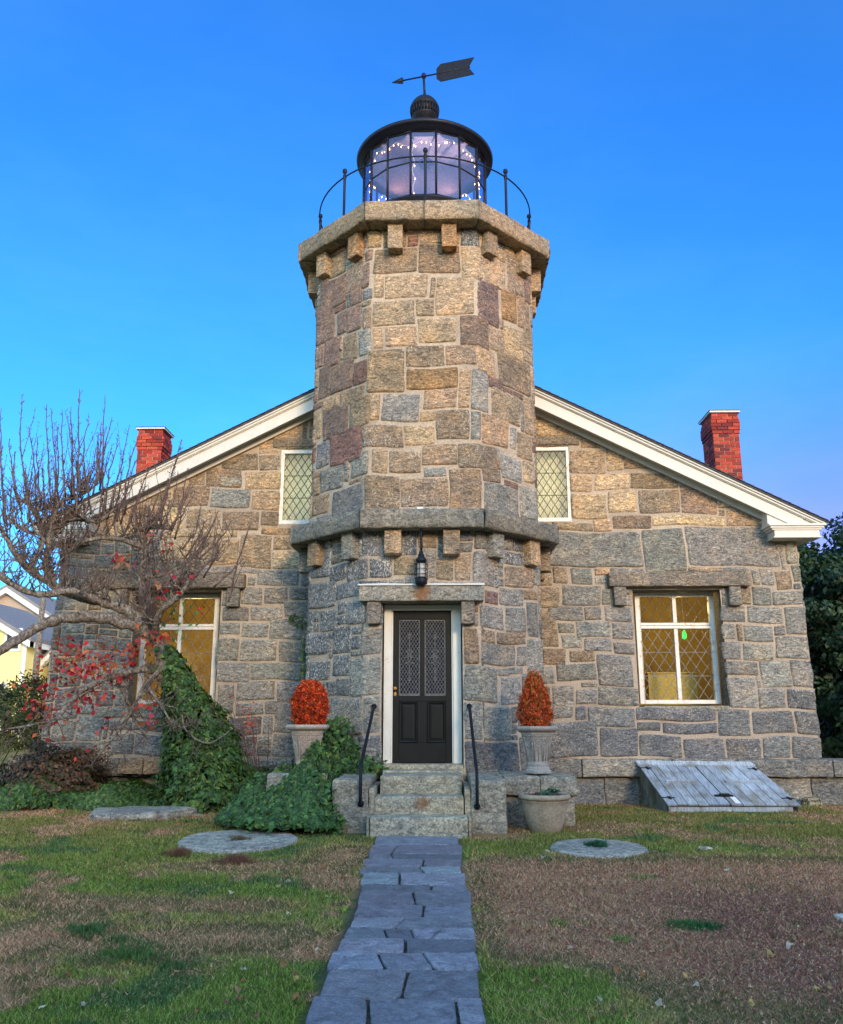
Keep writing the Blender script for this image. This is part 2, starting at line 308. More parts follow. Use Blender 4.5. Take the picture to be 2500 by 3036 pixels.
# measured stone, limb and flag positions (metres)
RW="1.92,2.34,6.16,6.62,t;2.33,2.73,6.18,6.42,t;1.91,2.71,5.98,6.16,b;2.72,3.14,5.93,6.15,t;2.54,3.18,5.47,5.92,t;3.18,3.47,5.50,5.97,t;3.48,3.96,5.51,5.81,t;2.54,2.94,5.14,5.46,t;2.95,3.57,5.17,5.48,y;3.58,4.43,5.17,5.47,b;2.55,3.18,4.67,5.13,t;3.20,3.69,4.75,5.16,y;3.71,4.41,4.74,5.15,b;4.44,5.07,4.71,5.25,p;5.08,5.58,4.84,5.06,t;5.20,5.85,4.54,4.83,t;3.94,5.19,4.54,4.69,y;3.25,3.92,4.53,4.71,b;2.90,3.23,4.49,4.68,t;2.29,2.81,4.45,4.61,b;2.18,3.67,3.83,4.44,g;3.72,4.45,3.82,4.44,g;4.47,6.06,3.81,4.50,g;6.16,6.35,3.86,4.33,g;6.06,6.14,3.87,4.31,g;2.18,2.43,3.51,3.80,b;2.46,2.84,3.53,3.80,g;2.86,3.12,3.68,3.81,t;2.89,3.07,3.53,3.67,g;5.52,5.65,3.50,3.77,g;5.66,5.90,3.50,3.75,g;5.91,6.15,3.49,3.77,b;6.21,6.36,3.55,3.85,g;1.94,2.15,3.47,3.68,b;1.92,2.29,3.09,3.46,b;2.31,2.97,3.15,3.51,g;2.99,3.14,3.17,3.47,g;5.33,5.48,3.17,3.44,b;5.49,5.82,3.18,3.45,g;5.83,6.35,3.16,3.42,g;2.08,2.67,2.89,3.15,g;2.69,2.99,2.93,3.15,g;3.02,3.48,2.89,3.16,g;1.93,2.23,2.49,3.08,b;2.23,2.50,2.69,2.88,g;2.52,3.12,2.62,2.90,g;3.19,3.46,2.60,2.86,g;2.26,2.62,2.44,2.68,g;2.64,3.13,2.38,2.60,g;3.15,3.45,2.35,2.57,g;1.92,2.34,2.16,2.45,b;2.37,2.83,2.20,2.42,b;2.83,3.43,1.82,2.35,g;1.91,2.14,1.86,2.15,g;2.15,2.80,1.90,2.19,g;2.45,2.80,1.51,1.78,g;2.83,3.41,1.50,1.81,g;2.65,3.42,1.17,1.49,d;2.06,2.44,1.31,1.69,g;2.05,2.81,0.70,1.26,d;2.82,3.46,0.70,1.15,d;3.45,4.73,1.29,1.44,d;3.43,3.83,1.10,1.27,d;3.84,4.72,1.08,1.27,d;4.74,5.28,1.03,1.45,d;3.49,4.16,0.70,1.07,d;4.17,4.84,0.66,1.03,d;4.85,5.41,0.66,1.02,d;5.30,5.98,1.05,1.43,d;5.99,6.37,1.05,1.43,d;5.43,5.88,0.66,1.03,d;5.89,6.37,0.66,1.03,d;4.95,5.38,2.85,3.14,g;4.95,5.19,2.56,2.83,g;4.93,5.25,2.23,2.54,g;4.95,5.50,1.99,2.21,g;4.95,5.43,1.48,1.97,g;5.44,5.99,2.85,3.14,g;6.00,6.35,2.67,3.15,g;5.31,5.80,2.54,2.83,g;5.26,5.79,2.23,2.53,g;5.81,6.36,2.26,2.65,g;5.52,6.01,1.79,2.24,g;6.03,6.37,1.80,2.26,g;5.43,5.89,1.45,1.79,g;5.90,6.38,1.45,1.79,d"
LW="-2.68,-1.95,5.98,6.10,b;-2.80,-2.23,6.13,6.45,y;-2.21,-2.11,6.13,6.44,b;-2.09,-1.92,6.13,6.46,b;-3.65,-2.99,5.58,5.92,b;-2.97,-2.59,5.57,5.87,b;-3.68,-3.26,5.26,5.51,g;-3.93,-3.27,5.24,5.61,b;-3.23,-2.60,5.21,5.57,t;-4.22,-3.93,5.26,5.54,b;-3.76,-3.10,4.89,5.24,g;-3.08,-2.58,4.84,5.21,t;-4.88,-4.50,4.93,5.19,b;-4.49,-3.82,4.89,5.28,b;-4.19,-3.57,4.50,4.87,b;-3.55,-2.91,4.48,4.81,b;-2.90,-2.57,4.58,4.84,b;-4.71,-4.22,4.57,4.95,y;-2.88,-2.36,4.42,4.55,t;-3.20,-2.65,3.82,4.42,b;-2.64,-2.35,4.17,4.40,b;-2.65,-2.04,3.83,4.14,y;-4.46,-3.27,4.35,4.50,y;-3.84,-3.24,3.86,4.33,t;-4.52,-3.86,4.07,4.33,y;-3.15,-2.93,3.71,3.82,g;-2.90,-2.48,3.54,3.80,g;-2.46,-2.16,3.52,3.81,g;-2.14,-1.96,3.50,3.79,d;-3.07,-2.92,3.52,3.67,g;-3.17,-2.80,3.19,3.50,g;-2.78,-2.35,3.20,3.52,g;-3.48,-3.04,2.89,3.11,g;-3.00,-2.45,2.91,3.17,g;-2.34,-1.95,3.29,3.50,g;-2.44,-1.94,2.98,3.27,g;-3.14,-2.68,2.64,2.89,g;-2.66,-1.93,2.60,2.96,g;-3.51,-3.25,2.66,2.88,g;-3.52,-3.12,2.23,2.62,g;-3.10,-2.50,2.24,2.62,g;-2.48,-1.96,2.22,2.58,g;-3.50,-2.94,1.89,2.21,g;-2.92,-2.06,1.92,2.21,g;-3.48,-3.17,1.40,1.87,g;-3.16,-2.50,1.59,1.91,g;-2.48,-1.96,1.59,1.91,g;-3.15,-2.70,1.35,1.57,g;-2.68,-2.43,1.35,1.59,g;-2.52,-2.03,1.17,1.55,g;-5.07,-4.28,1.10,1.28,d;-4.76,-4.30,0.71,1.07,d;-5.23,-4.80,0.71,1.07,d;-5.52,-4.84,1.31,1.49,g;-6.19,-5.79,1.04,1.28,g;-5.78,-5.33,1.07,1.35,g"
TU="-0.78,-0.13,7.23,7.66,b;-0.09,0.21,7.36,7.66,b;0.21,0.83,7.40,8.04,t;-0.78,-0.61,6.86,7.21,t;-0.60,-0.10,6.87,7.22,t;-0.08,0.53,6.92,7.35,t;0.57,1.12,6.85,7.37,p;-0.86,-0.27,6.13,6.85,b;-0.28,0.32,6.55,6.90,b;0.34,0.82,6.54,6.89,b;-0.20,0.52,6.18,6.50,o;0.54,0.72,5.88,6.49,t;0.73,1.07,5.82,6.49,g;-0.79,-0.62,5.67,6.12,t;-0.56,-0.05,5.66,6.10,g;0.01,0.51,5.86,6.20,t;0.00,0.21,5.67,5.81,t;0.20,0.73,5.36,5.85,b;0.73,0.87,5.36,5.82,g;-0.87,-0.30,5.25,5.63,b;-0.25,0.16,5.30,5.63,t;-0.78,-0.54,4.85,5.24,t;-0.50,-0.03,4.86,5.23,b;-0.01,0.51,4.97,5.31,b;0.01,0.32,4.85,4.95,g;0.54,1.26,4.92,5.30,b;-0.89,-0.34,4.34,4.83,b;-0.35,0.38,4.34,4.80,b;0.37,0.88,4.34,4.94,b;0.88,1.37,7.33,8.07,r;1.43,1.77,7.65,8.11,o;1.81,2.13,7.53,8.13,t;1.08,1.50,6.92,7.34,t;1.48,1.91,6.90,7.48,t;1.95,2.16,6.96,7.64,b;0.82,1.24,6.45,6.91,t;1.30,2.11,6.37,6.96,b;1.04,1.39,6.28,6.47,r;1.38,1.91,6.26,6.37,r;1.13,1.81,5.77,6.35,b;1.91,2.14,5.73,6.35,b;1.83,1.91,5.73,6.26,g;0.91,1.54,5.34,5.83,t;1.56,1.72,5.36,5.71,g;1.72,2.11,5.27,5.73,b;1.35,1.84,4.85,5.24,g;1.89,2.14,4.91,5.29,t;0.90,1.33,4.74,4.96,b;1.39,1.74,4.72,4.85,r;0.92,1.73,4.28,4.76,g;1.78,2.12,4.31,4.85,g;-2.12,-1.69,7.29,8.00,r;-1.63,-1.37,7.30,7.62,r;-1.37,-0.99,7.25,7.71,r;-0.97,-0.78,7.20,7.59,b;-2.12,-1.99,6.90,7.31,r;-1.95,-1.54,6.81,7.32,r;-1.46,-1.13,6.77,7.16,b;-1.09,-0.79,6.79,7.24,g;-2.08,-1.77,6.32,6.89,r;-1.76,-1.19,6.31,6.83,r;-1.19,-0.90,6.33,6.73,m;-1.95,-1.52,6.07,6.33,t;-1.49,-0.90,6.05,6.33,b;-1.25,-0.78,5.63,6.14,b;-1.93,-1.27,5.57,6.10,r;-2.09,-1.96,5.67,6.18,t;-2.09,-1.78,5.16,5.60,d;-1.73,-0.95,5.10,5.67,m;-1.21,-0.81,4.82,5.21,g;-1.87,-1.43,4.75,5.13,g;-1.37,-1.25,4.81,5.15,g;-2.06,-1.71,4.41,4.71,b;-1.64,-0.98,4.34,4.73,d;-0.78,-0.09,8.11,8.51,b;-0.06,0.55,8.10,8.50,b;0.59,1.15,8.00,8.47,t;-0.76,-0.59,7.71,8.12,t;-0.56,0.09,7.67,8.07,y;0.12,0.21,7.68,8.02,b;1.15,1.53,8.04,8.46,t;1.56,2.01,8.08,8.66,b;-1.98,-1.38,7.85,8.40,r;-1.43,-0.95,7.98,8.48,b;-1.04,-0.81,7.91,8.34,r;-1.29,-0.98,7.70,8.08,r;-2.10,-1.87,7.93,8.54,r;1.97,2.18,8.01,8.62,r;-0.81,-0.66,8.56,8.88,t"
TLO="-2.11,-1.50,2.99,3.36,w;-2.13,-1.61,3.42,3.75,w;-1.45,-0.95,3.02,3.28,w;-2.16,-1.63,2.26,2.60,w;-1.88,-1.45,2.59,2.94,w;-1.24,-0.82,2.62,2.97,w;-1.54,-1.13,2.33,2.64,w;-0.81,-0.59,2.23,2.58,g;-1.12,-0.59,1.63,2.18,g;-2.09,-1.57,1.87,2.18,w;-1.53,-1.19,1.91,2.16,w;-0.82,-0.59,1.11,1.61,g;-1.65,-0.83,1.14,1.63,g;-0.93,-0.57,0.73,1.07,g;-1.48,-1.00,0.73,1.05,d;0.56,0.79,2.09,2.58,b;0.57,1.15,1.55,2.02,g;0.57,0.82,1.04,1.52,g;0.86,1.35,1.03,1.50,g;0.57,1.47,0.65,1.01,d;0.84,1.51,2.06,2.39,g;1.22,1.67,1.51,1.92,g;0.81,1.33,2.57,2.90,g;1.40,1.84,2.55,2.92,g;1.14,1.77,2.37,2.56,b;0.81,1.11,2.36,2.51,b;0.91,1.20,2.92,3.14,r;1.22,1.70,2.94,3.17,g;1.17,1.42,1.92,2.05,g;1.38,1.73,1.95,2.06,g;1.57,1.81,2.10,2.35,g;1.85,2.13,2.59,3.03,g;1.81,2.16,1.97,2.48,g;1.36,2.04,3.25,3.55,b;-0.78,-0.42,3.27,3.58,w;-1.25,-0.78,3.26,3.58,w;-1.66,-1.26,3.31,3.58,w;-0.36,-0.05,3.31,3.59,b;-0.06,0.21,3.29,3.61,g;0.20,0.45,3.26,3.58,b;0.49,0.73,3.26,3.57,b;0.74,1.05,3.29,3.61,g;1.89,2.15,3.28,3.65,g;1.67,2.03,1.61,1.98,d;1.59,1.99,1.11,1.52,d;1.61,1.96,0.68,1.08,d"
LIMBS="-3.49,-1.35,0.17,0.110;-3.70,-1.35,0.89,0.100;-3.80,-1.40,1.60,0.090;-3.91,-1.45,2.10,0.085;-4.08,-1.50,2.50,0.090;-4.31,-1.60,2.65,0.100|-4.31,-1.60,2.65,0.075;-4.79,-1.80,2.78,0.075;-5.15,-2.00,2.77,0.070;-5.45,-2.20,2.65,0.065;-5.71,-2.40,2.42,0.055;-6.00,-2.60,2.15,0.045;-6.21,-2.80,1.96,0.030|-4.08,-1.50,2.50,0.070;-4.43,-1.60,2.87,0.065;-4.82,-1.70,3.02,0.060;-5.19,-1.80,3.10,0.055;-5.53,-1.90,3.26,0.050;-5.67,-1.90,3.59,0.045;-5.67,-1.90,3.96,0.040;-5.85,-2.00,4.32,0.030;-6.06,-2.00,4.55,0.020|-4.82,-1.70,3.02,0.050;-5.14,-2.10,3.13,0.045;-5.55,-2.30,3.06,0.040;-5.89,-2.50,3.20,0.035;-6.22,-2.60,3.47,0.025|-5.53,-1.90,3.26,0.040;-5.82,-2.10,3.45,0.035;-6.06,-2.20,3.76,0.030;-6.29,-2.20,4.12,0.020;-6.47,-2.20,4.42,0.020|-5.67,-1.90,3.96,0.035;-5.55,-1.80,4.21,0.030;-5.30,-1.80,4.30,0.030;-5.04,-1.70,4.27,0.022;-4.83,-1.60,4.48,0.018|-5.67,-1.90,3.96,0.030;-5.58,-1.90,4.49,0.025;-5.25,-1.90,4.64,0.022;-5.11,-1.90,4.72,0.020|-4.08,-1.50,2.50,0.050;-4.30,-1.40,2.99,0.045;-4.42,-1.30,3.46,0.040;-4.39,-1.30,3.92,0.040;-4.52,-1.30,4.20,0.030;-4.24,-1.30,4.27,0.025;-4.04,-1.20,4.25,0.018|-4.39,-1.30,3.92,0.030;-4.79,-1.50,4.05,0.030;-5.20,-1.60,4.00,0.025;-5.37,-1.70,3.85,0.020;-5.53,-1.80,3.57,0.020|-4.42,-1.30,3.46,0.030;-4.08,-1.10,3.56,0.025;-3.73,-1.00,3.82,0.020;-3.50,-0.90,4.07,0.015|-4.08,-1.50,2.50,0.045;-3.89,-1.90,2.85,0.040;-3.59,-2.00,3.09,0.030;-3.39,-2.00,3.41,0.020;-3.11,-2.00,3.63,0.012|-3.82,-1.40,1.88,0.050;-4.15,-1.60,2.03,0.045;-4.47,-1.90,1.93,0.040;-4.77,-2.10,1.77,0.035;-4.96,-2.20,1.58,0.030;-5.13,-2.30,1.31,0.022;-5.36,-2.30,1.25,0.014;-5.90,-2.30,1.15,0.010|-4.47,-1.90,1.93,0.030;-4.34,-1.80,1.59,0.020;-4.24,-1.70,1.31,0.015;-3.97,-1.70,0.97,0.010|-3.82,-1.40,1.88,0.030;-3.60,-1.60,1.66,0.020;-3.48,-1.70,1.18,0.015;-3.09,-1.80,0.97,0.010;-2.75,-1.80,1.18,0.008|-3.91,-1.45,2.10,0.040;-4.10,-1.70,1.80,0.030;-4.19,-1.80,1.52,0.020;-4.34,-1.90,1.18,0.015;-4.66,-1.90,0.77,0.010|-4.10,-1.70,1.80,0.020;-3.80,-1.90,1.52,0.015;-3.57,-1.90,1.18,0.010|-5.82,-2.10,3.45,0.030;-5.61,-2.20,3.90,0.020;-5.95,-2.20,4.05,0.020;-6.18,-2.30,4.25,0.012"
SPROUTS="-5.87,-2.16,4.28,-6.22,-2.10,6.21|-6.12,-2.00,4.47,-6.41,-1.97,5.53|-6.11,-2.33,4.09,-6.38,-2.39,5.85|-5.89,-1.48,4.67,-6.02,-1.70,6.20|-5.70,-1.64,4.63,-5.97,-1.62,6.14|-5.49,-1.86,4.61,-5.67,-1.87,6.03|-5.22,-2.23,4.56,-5.41,-2.17,5.98|-5.13,-2.19,4.61,-5.17,-2.46,6.14|-5.09,-1.57,4.80,-5.06,-1.79,6.31|-5.27,-1.60,4.76,-5.35,-1.58,6.03|-4.98,-2.09,4.59,-4.93,-2.24,5.54|-4.87,-1.67,4.46,-4.58,-1.91,5.77|-5.00,-1.52,4.42,-4.90,-1.46,5.68|-4.94,-1.79,4.67,-4.83,-1.96,5.87|-5.91,-1.89,4.42,-6.17,-1.86,5.76|-5.82,-1.93,4.41,-6.04,-1.86,5.60|-5.79,-1.47,4.60,-5.80,-1.71,5.81|-5.23,-1.85,4.58,-5.29,-1.87,5.59|-6.33,-1.49,4.44,-6.49,-1.62,5.44|-6.57,-1.52,4.28,-6.58,-1.76,5.16|-4.58,-1.89,4.18,-4.34,-1.96,5.32|-4.52,-1.80,4.13,-4.21,-1.87,5.11|-3.87,-2.24,4.07,-3.62,-2.26,5.41|-4.16,-1.59,4.21,-3.92,-1.50,5.37|-3.97,-2.35,4.04,-3.72,-2.50,4.73|-3.76,-2.12,4.05,-3.44,-2.23,4.77|-3.80,-1.93,4.06,-3.61,-1.97,5.04|-3.90,-1.40,4.05,-3.65,-1.38,4.76|-3.44,-1.99,3.64,-3.09,-1.97,4.38|-3.40,-1.77,3.67,-2.91,-1.78,4.27|-2.85,-2.04,2.97,-2.56,-2.24,4.06|-3.37,-2.08,3.47,-3.09,-2.20,4.10|-3.38,-1.50,3.42,-3.05,-1.44,4.04|-3.00,-2.34,3.15,-2.60,-2.33,3.57|-3.66,-1.64,3.70,-3.35,-1.78,4.24|-4.25,-2.16,4.01,-4.15,-2.19,4.71|-4.09,-2.22,4.03,-3.88,-2.31,4.60|-4.48,-2.36,4.12,-4.18,-2.54,4.73|-5.53,-1.50,4.67,-5.52,-1.79,5.62|-5.86,-1.67,4.39,-5.86,-1.95,5.17|-5.75,-2.38,4.15,-5.88,-2.40,4.97|-6.69,-1.43,4.30,-6.80,-1.64,5.51|-6.56,-1.99,4.32,-6.63,-2.27,5.47|-4.97,-1.78,4.29,-4.82,-2.01,5.30|-4.95,-2.11,4.29,-5.00,-2.08,5.13|-4.03,-1.96,4.01,-3.92,-1.91,4.33|-4.49,-2.02,4.30,-4.24,-2.30,5.51|-5.20,-2.07,4.30,-5.35,-1.97,5.24|-5.28,-2.35,4.23,-5.37,-2.32,5.06|-5.77,-1.62,4.41,-5.85,-1.66,5.34|-6.07,-2.11,4.07,-6.25,-2.05,4.76|-4.88,-1.42,4.29,-4.77,-1.49,5.22|-3.54,-2.19,3.74,-3.34,-2.12,4.27|-3.29,-2.35,3.29,-2.93,-2.31,3.65|-4.03,-1.72,3.99,-3.93,-1.68,4.61|-4.81,-2.36,4.67,-4.78,-2.46,5.62|-5.06,-2.15,4.28,-4.96,-2.45,4.65"
PATH=[[-4.082, -4.596, -0.486, 0.455], [-4.626, -5.122, -0.498, -0.23, 0.493], [-5.149, -5.378, -0.485, -0.241, 0.485], [-5.403, -5.723, -0.503, 0.087, 0.466], [-5.769, -6.022, -0.509, 0.077, 0.456], [-6.043, -6.475, -0.457, -0.111, 0.491], [-6.484, -6.728, -0.431, 0.182, 0.499], [-6.75, -7.181, -0.418, 0.046, 0.525], [-7.204, -7.558, -0.4, 0.128, 0.514], [-7.572, -7.858, -0.398, -0.033, 0.515], [-7.864, -8.127, -0.409, -0.127, 0.07, 0.236, 0.518], [-8.133, -8.444, -0.424, 0.029, 0.513], [-8.436, -8.783, -0.446, -0.111, 0.188, 0.52], [-8.781, -9.263, -0.423, 0.057, 0.506], [-9.257, -9.675, -0.452, -0.123, 0.515], [-9.699, -10.139, -0.464, 0.071, 0.512]]
# ------------------------------------------------------------------ masonry
rng = np.random.RandomState(7); random.seed(11)
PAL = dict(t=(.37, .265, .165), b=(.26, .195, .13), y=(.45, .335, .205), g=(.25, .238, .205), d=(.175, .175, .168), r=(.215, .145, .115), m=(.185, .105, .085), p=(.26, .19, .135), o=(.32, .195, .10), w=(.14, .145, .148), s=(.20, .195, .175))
LICH = dict(t=.62, b=.66, y=.35, g=.55, d=.6, r=.4, m=.25, p=.35, o=.15, w=1.7, s=.5)
def gz(y):
    t = -(y + 3.9); return -.045 * (np.logaddexp(0, np.clip(t, -99, 26) * 3)) / 3
def nz(x, y, z, f, seed=0):
    """smooth pseudo noise, about -1..1"""
    r = np.random.RandomState(seed); o = 0
    for i in range(5):
        k = r.normal(size=3) * f * (1 + .5 * i); o = o + np.sin(x * k[0] + y * k[1] + z * k[2] + r.uniform(0, 6.28)) / (1 + .35 * i)
    return o / 2.2
def parse(s): return [(float(a), float(b), float(c), float(d), e) for a, b, c, d, e in (q.split(',') for q in s.split(';'))]
def fill(u0, u1, v0, v1, given, ok, pick, hs=(.17, .42), ws=(.24, .75), cell=.0125, seed=1):
    r = random.Random(seed); nu = int((u1 - u0) / cell); nv = int((v1 - v0) / cell)
    uu = u0 + (np.arange(nu) + .5) * cell; vv = v0 + (np.arange(nv) + .5) * cell
    occ = ~ok(*np.meshgrid(uu, vv)); m = .006
    for a, b, c, d, _ in given:
        i0, i1 = [int(round((x - u0) / cell)) for x in (a - m, b + m)]; j0, j1 = [int(round((x - v0) / cell)) for x in (c - m, d + m)]
        occ[max(j0, 0):max(j1, 0), max(i0, 0):max(i1, 0)] = True
    K = .025 / cell; mc = int(3 * K)
    spare = []
    def grow(L, nmax, tol=.001):
        L = [list(q) for q in L]
        for it in range(nmax):
            for q in L:
                i0, i1, j0, j1 = q[:4]
                if i1 <= i0 or j1 <= j0: continue
                if 0 < i0 and occ[max(j0, 0):j1, i0 - 1].mean() < tol and j0 >= 0: occ[j0:j1, i0 - 1] = True; q[0] -= 1
                i0 = q[0]
                if i1 < nu and occ[max(j0, 0):j1, i1].mean() < tol and j0 >= 0: occ[j0:j1, i1] = True; q[1] += 1
                i1 = q[1]
                if 0 < j0 and i0 >= 0 and i1 <= nu and occ[j0 - 1, i0:i1].mean() < tol: occ[j0 - 1, i0:i1] = True; q[2] -= 1
                j0 = q[2]
                if j1 < nv and i0 >= 0 and i1 <= nu and occ[j1, i0:i1].mean() < tol: occ[j1, i0:i1] = True; q[3] += 1
        return L
    G = grow([[int(round((a - u0) / cell)), int(round((b - u0) / cell)), int(round((c - v0) / cell)), int(round((d - v0) / cell)), k] for a, b, c, d, k in given], int(4 * K))
    for q in G: occ[max(q[2], 0):max(q[3], 0), max(q[0], 0):max(q[1], 0)] = True
    out = []
    for j in range(nv):
        i = 0
        while i < nu:
            if occ[j, i]: i += 1; continue
            tw = int(r.uniform(*ws) / cell); th = int(r.uniform(*hs) / cell)
            if r.random() < .16: th = int(th * .5)
            e = i
            while e < nu and not occ[j, e] and e - i < tw + 4 * K: e += 1
            run = e - i
            if run > tw:
                e2 = e
                while e2 < nu and not occ[j, e2] and e2 - i < tw + 10 * K: e2 += 1
                e = i + tw if e2 - (i + tw) >= 6 * K else min(e2, i + tw + int(5 * K))
            k = j
            while k < nv and k - j < th and not occ[k, i:e].any(): k += 1
            # swallow slivers above
            k2 = k
            while k2 < nv and k2 - k < 4 * K and not occ[k2, i:e].any(): k2 += 1
            if k2 - k < 4 * K: k = k2
            occ[j:k, i:e] = True
            if (e - i) >= mc and (k - j) >= mc:
                u, v = u0 + (i + e) * cell / 2, v0 + (j + k) * cell / 2
                out.append([i, e, j, k, pick(u, v, r)])
            else: occ[j:k, i:e] = False; spare.append((j, k, i, e)); occ[j, i:e] = True
            i = e
    for (j, k, i, e) in spare: occ[j, i:e] = False
    out = grow(grow(G + out, int(3 * K)), 3, .12)
    return [(u0 + a * cell, u0 + b * cell, v0 + c * cell, v0 + d * cell, k) for a, b, c, d, k in out]
def warp(u, v):
    return u + .014 * np.sin(v * 3.1 + u * .7) + .008 * np.sin(v * 7.3 - u * 2), v + .016 * np.sin(u * 2.3 + v * .9) + .010 * np.sin(u * 5.9 - 1.3 * v)
def lay(mb, stones, pos, depth=.045, step=.055, seed=3, gap=.0022, dowarp=True, skip=None):
    r = np.random.RandomState(seed)
    for (a, b, c, d, k) in stones:
        w, h = b - a, d - c
        if w < .03 or h < .03: continue
        base = np.array(PAL[k]) * (1 + r.uniform(-.19, .20)) * (1 + r.uniform(-.03, .03, 3))
        li = min(1.2, max(0, LICH[k] + r.uniform(-.3, .3)))
        nx, ny = max(3, int(w / step)) + 2, max(3, int(h / step)) + 2
        s = np.concatenate([[0, .012 / w if w > .06 else .15], np.linspace(0, 1, nx)[1:-1], [1 - (.012 / w if w > .06 else .15), 1]])
        t = np.concatenate([[0, .012 / h if h > .06 else .15], np.linspace(0, 1, ny)[1:-1], [1 - (.012 / h if h > .06 else .15), 1]])
        S, T = np.meshgrid(s, t); j = min(.010, .04 * min(w, h)); J = r.uniform(0, j, 8)
        g = gap * r.uniform(.6, 1.3)
        x0 = a + g + J[0] * (1 - T) + J[1] * T; x1 = b - g - J[2] * (1 - T) - J[3] * T
        z0 = c + g + J[4] * (1 - S) + J[5] * S; z1 = d - g - J[6] * (1 - S) - J[7] * S
        U = x0 + (x1 - x0) * S; V = z0 + (z1 - z0) * T
        # rounded corners and ragged arrises
        cx, cy = np.abs(2 * S - 1), np.abs(2 * T - 1); cr = (cx * cy) ** 14 * min(.016, .08 * min(w, h))
        U = U - np.sign(2 * S - 1) * cr; V = V - np.sign(2 * T - 1) * cr
        e = (np.maximum(cx, cy) > .97)
        ph = r.uniform(0, 50, 3)
        U = U + e * .006 * nz(U * 3, V * 3, ph[0], 9, 1); V = V + e * .006 * nz(U * 3, V * 3, ph[1], 9, 2)
        ed = np.minimum(np.minimum(S, 1 - S) * w, np.minimum(T, 1 - T) * h)
        rel = np.clip(ed / .022, 0, 1) ** .5
        dd = depth * r.uniform(.45, 1.15)
        H = -.016 + (ed > 1e-6) * .020 + rel * (dd * .8 + dd * .42 * nz(U, V, ph[2], 11, 5) + .38 * dd * nz(U, V, ph[1], 30, 6) + dd * .30 * (r.uniform(-1, 1) * (S - .5) + r.uniform(-1, 1) * (T - .5)))
        if dowarp: U, V = warp(U, V)
        P = pos(U.ravel(), V.ravel(), H.ravel()); n1, n2 = len(s), len(t)
        F = [(q * n1 + p, q * n1 + p + 1, (q + 1) * n1 + p + 1, (q + 1) * n1 + p) for q in range(n2 - 1) for p in range(n1 - 1)]
        la = li + .75 * (1 - rel.ravel()) * r.uniform(.2, 1); mb.add(P, F, np.c_[np.tile(base, (len(P), 1)), la], 0, True)
def backing(mb, us, vs, pos, ok, h=-.004):
    us = np.array(us); vs = np.array(vs); U, V = np.meshgrid(us, vs)
    H = h + .007 * nz(U * 6, V * 6, 0, 6, 9) + .004 * nz(U * 20, V * 20, 0, 6, 10)
    P = pos(U.ravel(), V.ravel(), H.ravel()); n = len(us); F = []
    UM, VM = np.meshgrid((us[1:] + us[:-1]) / 2, (vs[1:] + vs[:-1]) / 2); K = ok(UM, VM)
    for q in range(len(vs) - 1):
        for p in range(n - 1):
            if K[q, p]: F.append((q * n + p, q * n + p + 1, (q + 1) * n + p + 1, (q + 1) * n + p))
    mb.add(P, F, (1, 1, 1, 1), 1, True)
def lines(a, b, st, extra=()):
    x = list(np.arange(a, b, st)) + [b]; x = [q for q in x if all(abs(q - e) > st * .4 for e in extra)] + list(extra); return sorted(set(x))
def rough_box(mb, x0, x1, y0, y1, z0, z1, amp=.012, step=.07, rnd=.02, seed=0, mi=0, col=(1, 1, 1, 1), fn=None):
    r = np.random.RandomState(seed); ph = r.uniform(0, 30, 3)
    lo, hi = np.array([x0, y0, z0]), np.array([x1, y1, z1]); c = (lo + hi) / 2; hf = (hi - lo) / 2
    for ax in range(3):
        for sg in (-1, 1):
            a, b = [i for i in range(3) if i != ax]
            na, nb = [max(2, int((hi[i] - lo[i]) / step)) for i in (a, b)]
            e = rnd
            ga = np.concatenate([[-1, -1 + e / hf[a]], np.linspace(-1, 1, na + 1)[1:-1], [1 - e / hf[a], 1]]); gb = np.concatenate([[-1, -1 + e / hf[b]], np.linspace(-1, 1, nb + 1)[1:-1], [1 - e / hf[b], 1]])
            A_, B_ = np.meshgrid(ga, gb); P = np.zeros(A_.shape + (3,)); P[..., a] = A_ * hf[a]; P[..., b] = B_ * hf[b]; P[..., ax] = sg * hf[ax]
            inner = hf - rnd; q = np.clip(P, -inner, inner); dlt = P - q; ln = np.linalg.norm(dlt, axis=-1, keepdims=True) + 1e-9
            N = dlt / ln; P = q + N * rnd + c
            n = nz(P[..., 0] + ph[0], P[..., 1] + ph[1], P[..., 2], 8, seed + 1) * .7 + .4 * nz(P[..., 0], P[..., 1] + ph[2], P[..., 2], 22, seed + 2)
            P = P + N * (n * amp)[..., None]
            if fn: P = fn(P)
            m = len(ga); F = [(j * m + i, j * m + i + 1, (j + 1) * m + i + 1, (j + 1) * m + i) for j in range(len(gb) - 1) for i in range(m - 1)]
            if (sg > 0) != (ax != 1): F = [f[::-1] for f in F]
            mb.add(P.reshape(-1, 3), F, col, mi, True)
TC = -.463; A = 1.79; BB = .83
PERI = []                                   # tower outline, counter-clockwise from the middle of the front face
def octo(A, b): return [(b, -A), (A, -b), (A, b), (b, A), (-b, A), (-A, b), (-A, -b), (-b, -A)]
oc = octo(A, BB); segs = []; u = 0
pts = [(0, -A)] + oc + [(0, -A)]
for p, q in zip(pts[:-1], pts[1:]):
    L = math.hypot(q[0] - p[0], q[1] - p[1]); segs.append((u, u + L, p, q)); u += L
PER = u
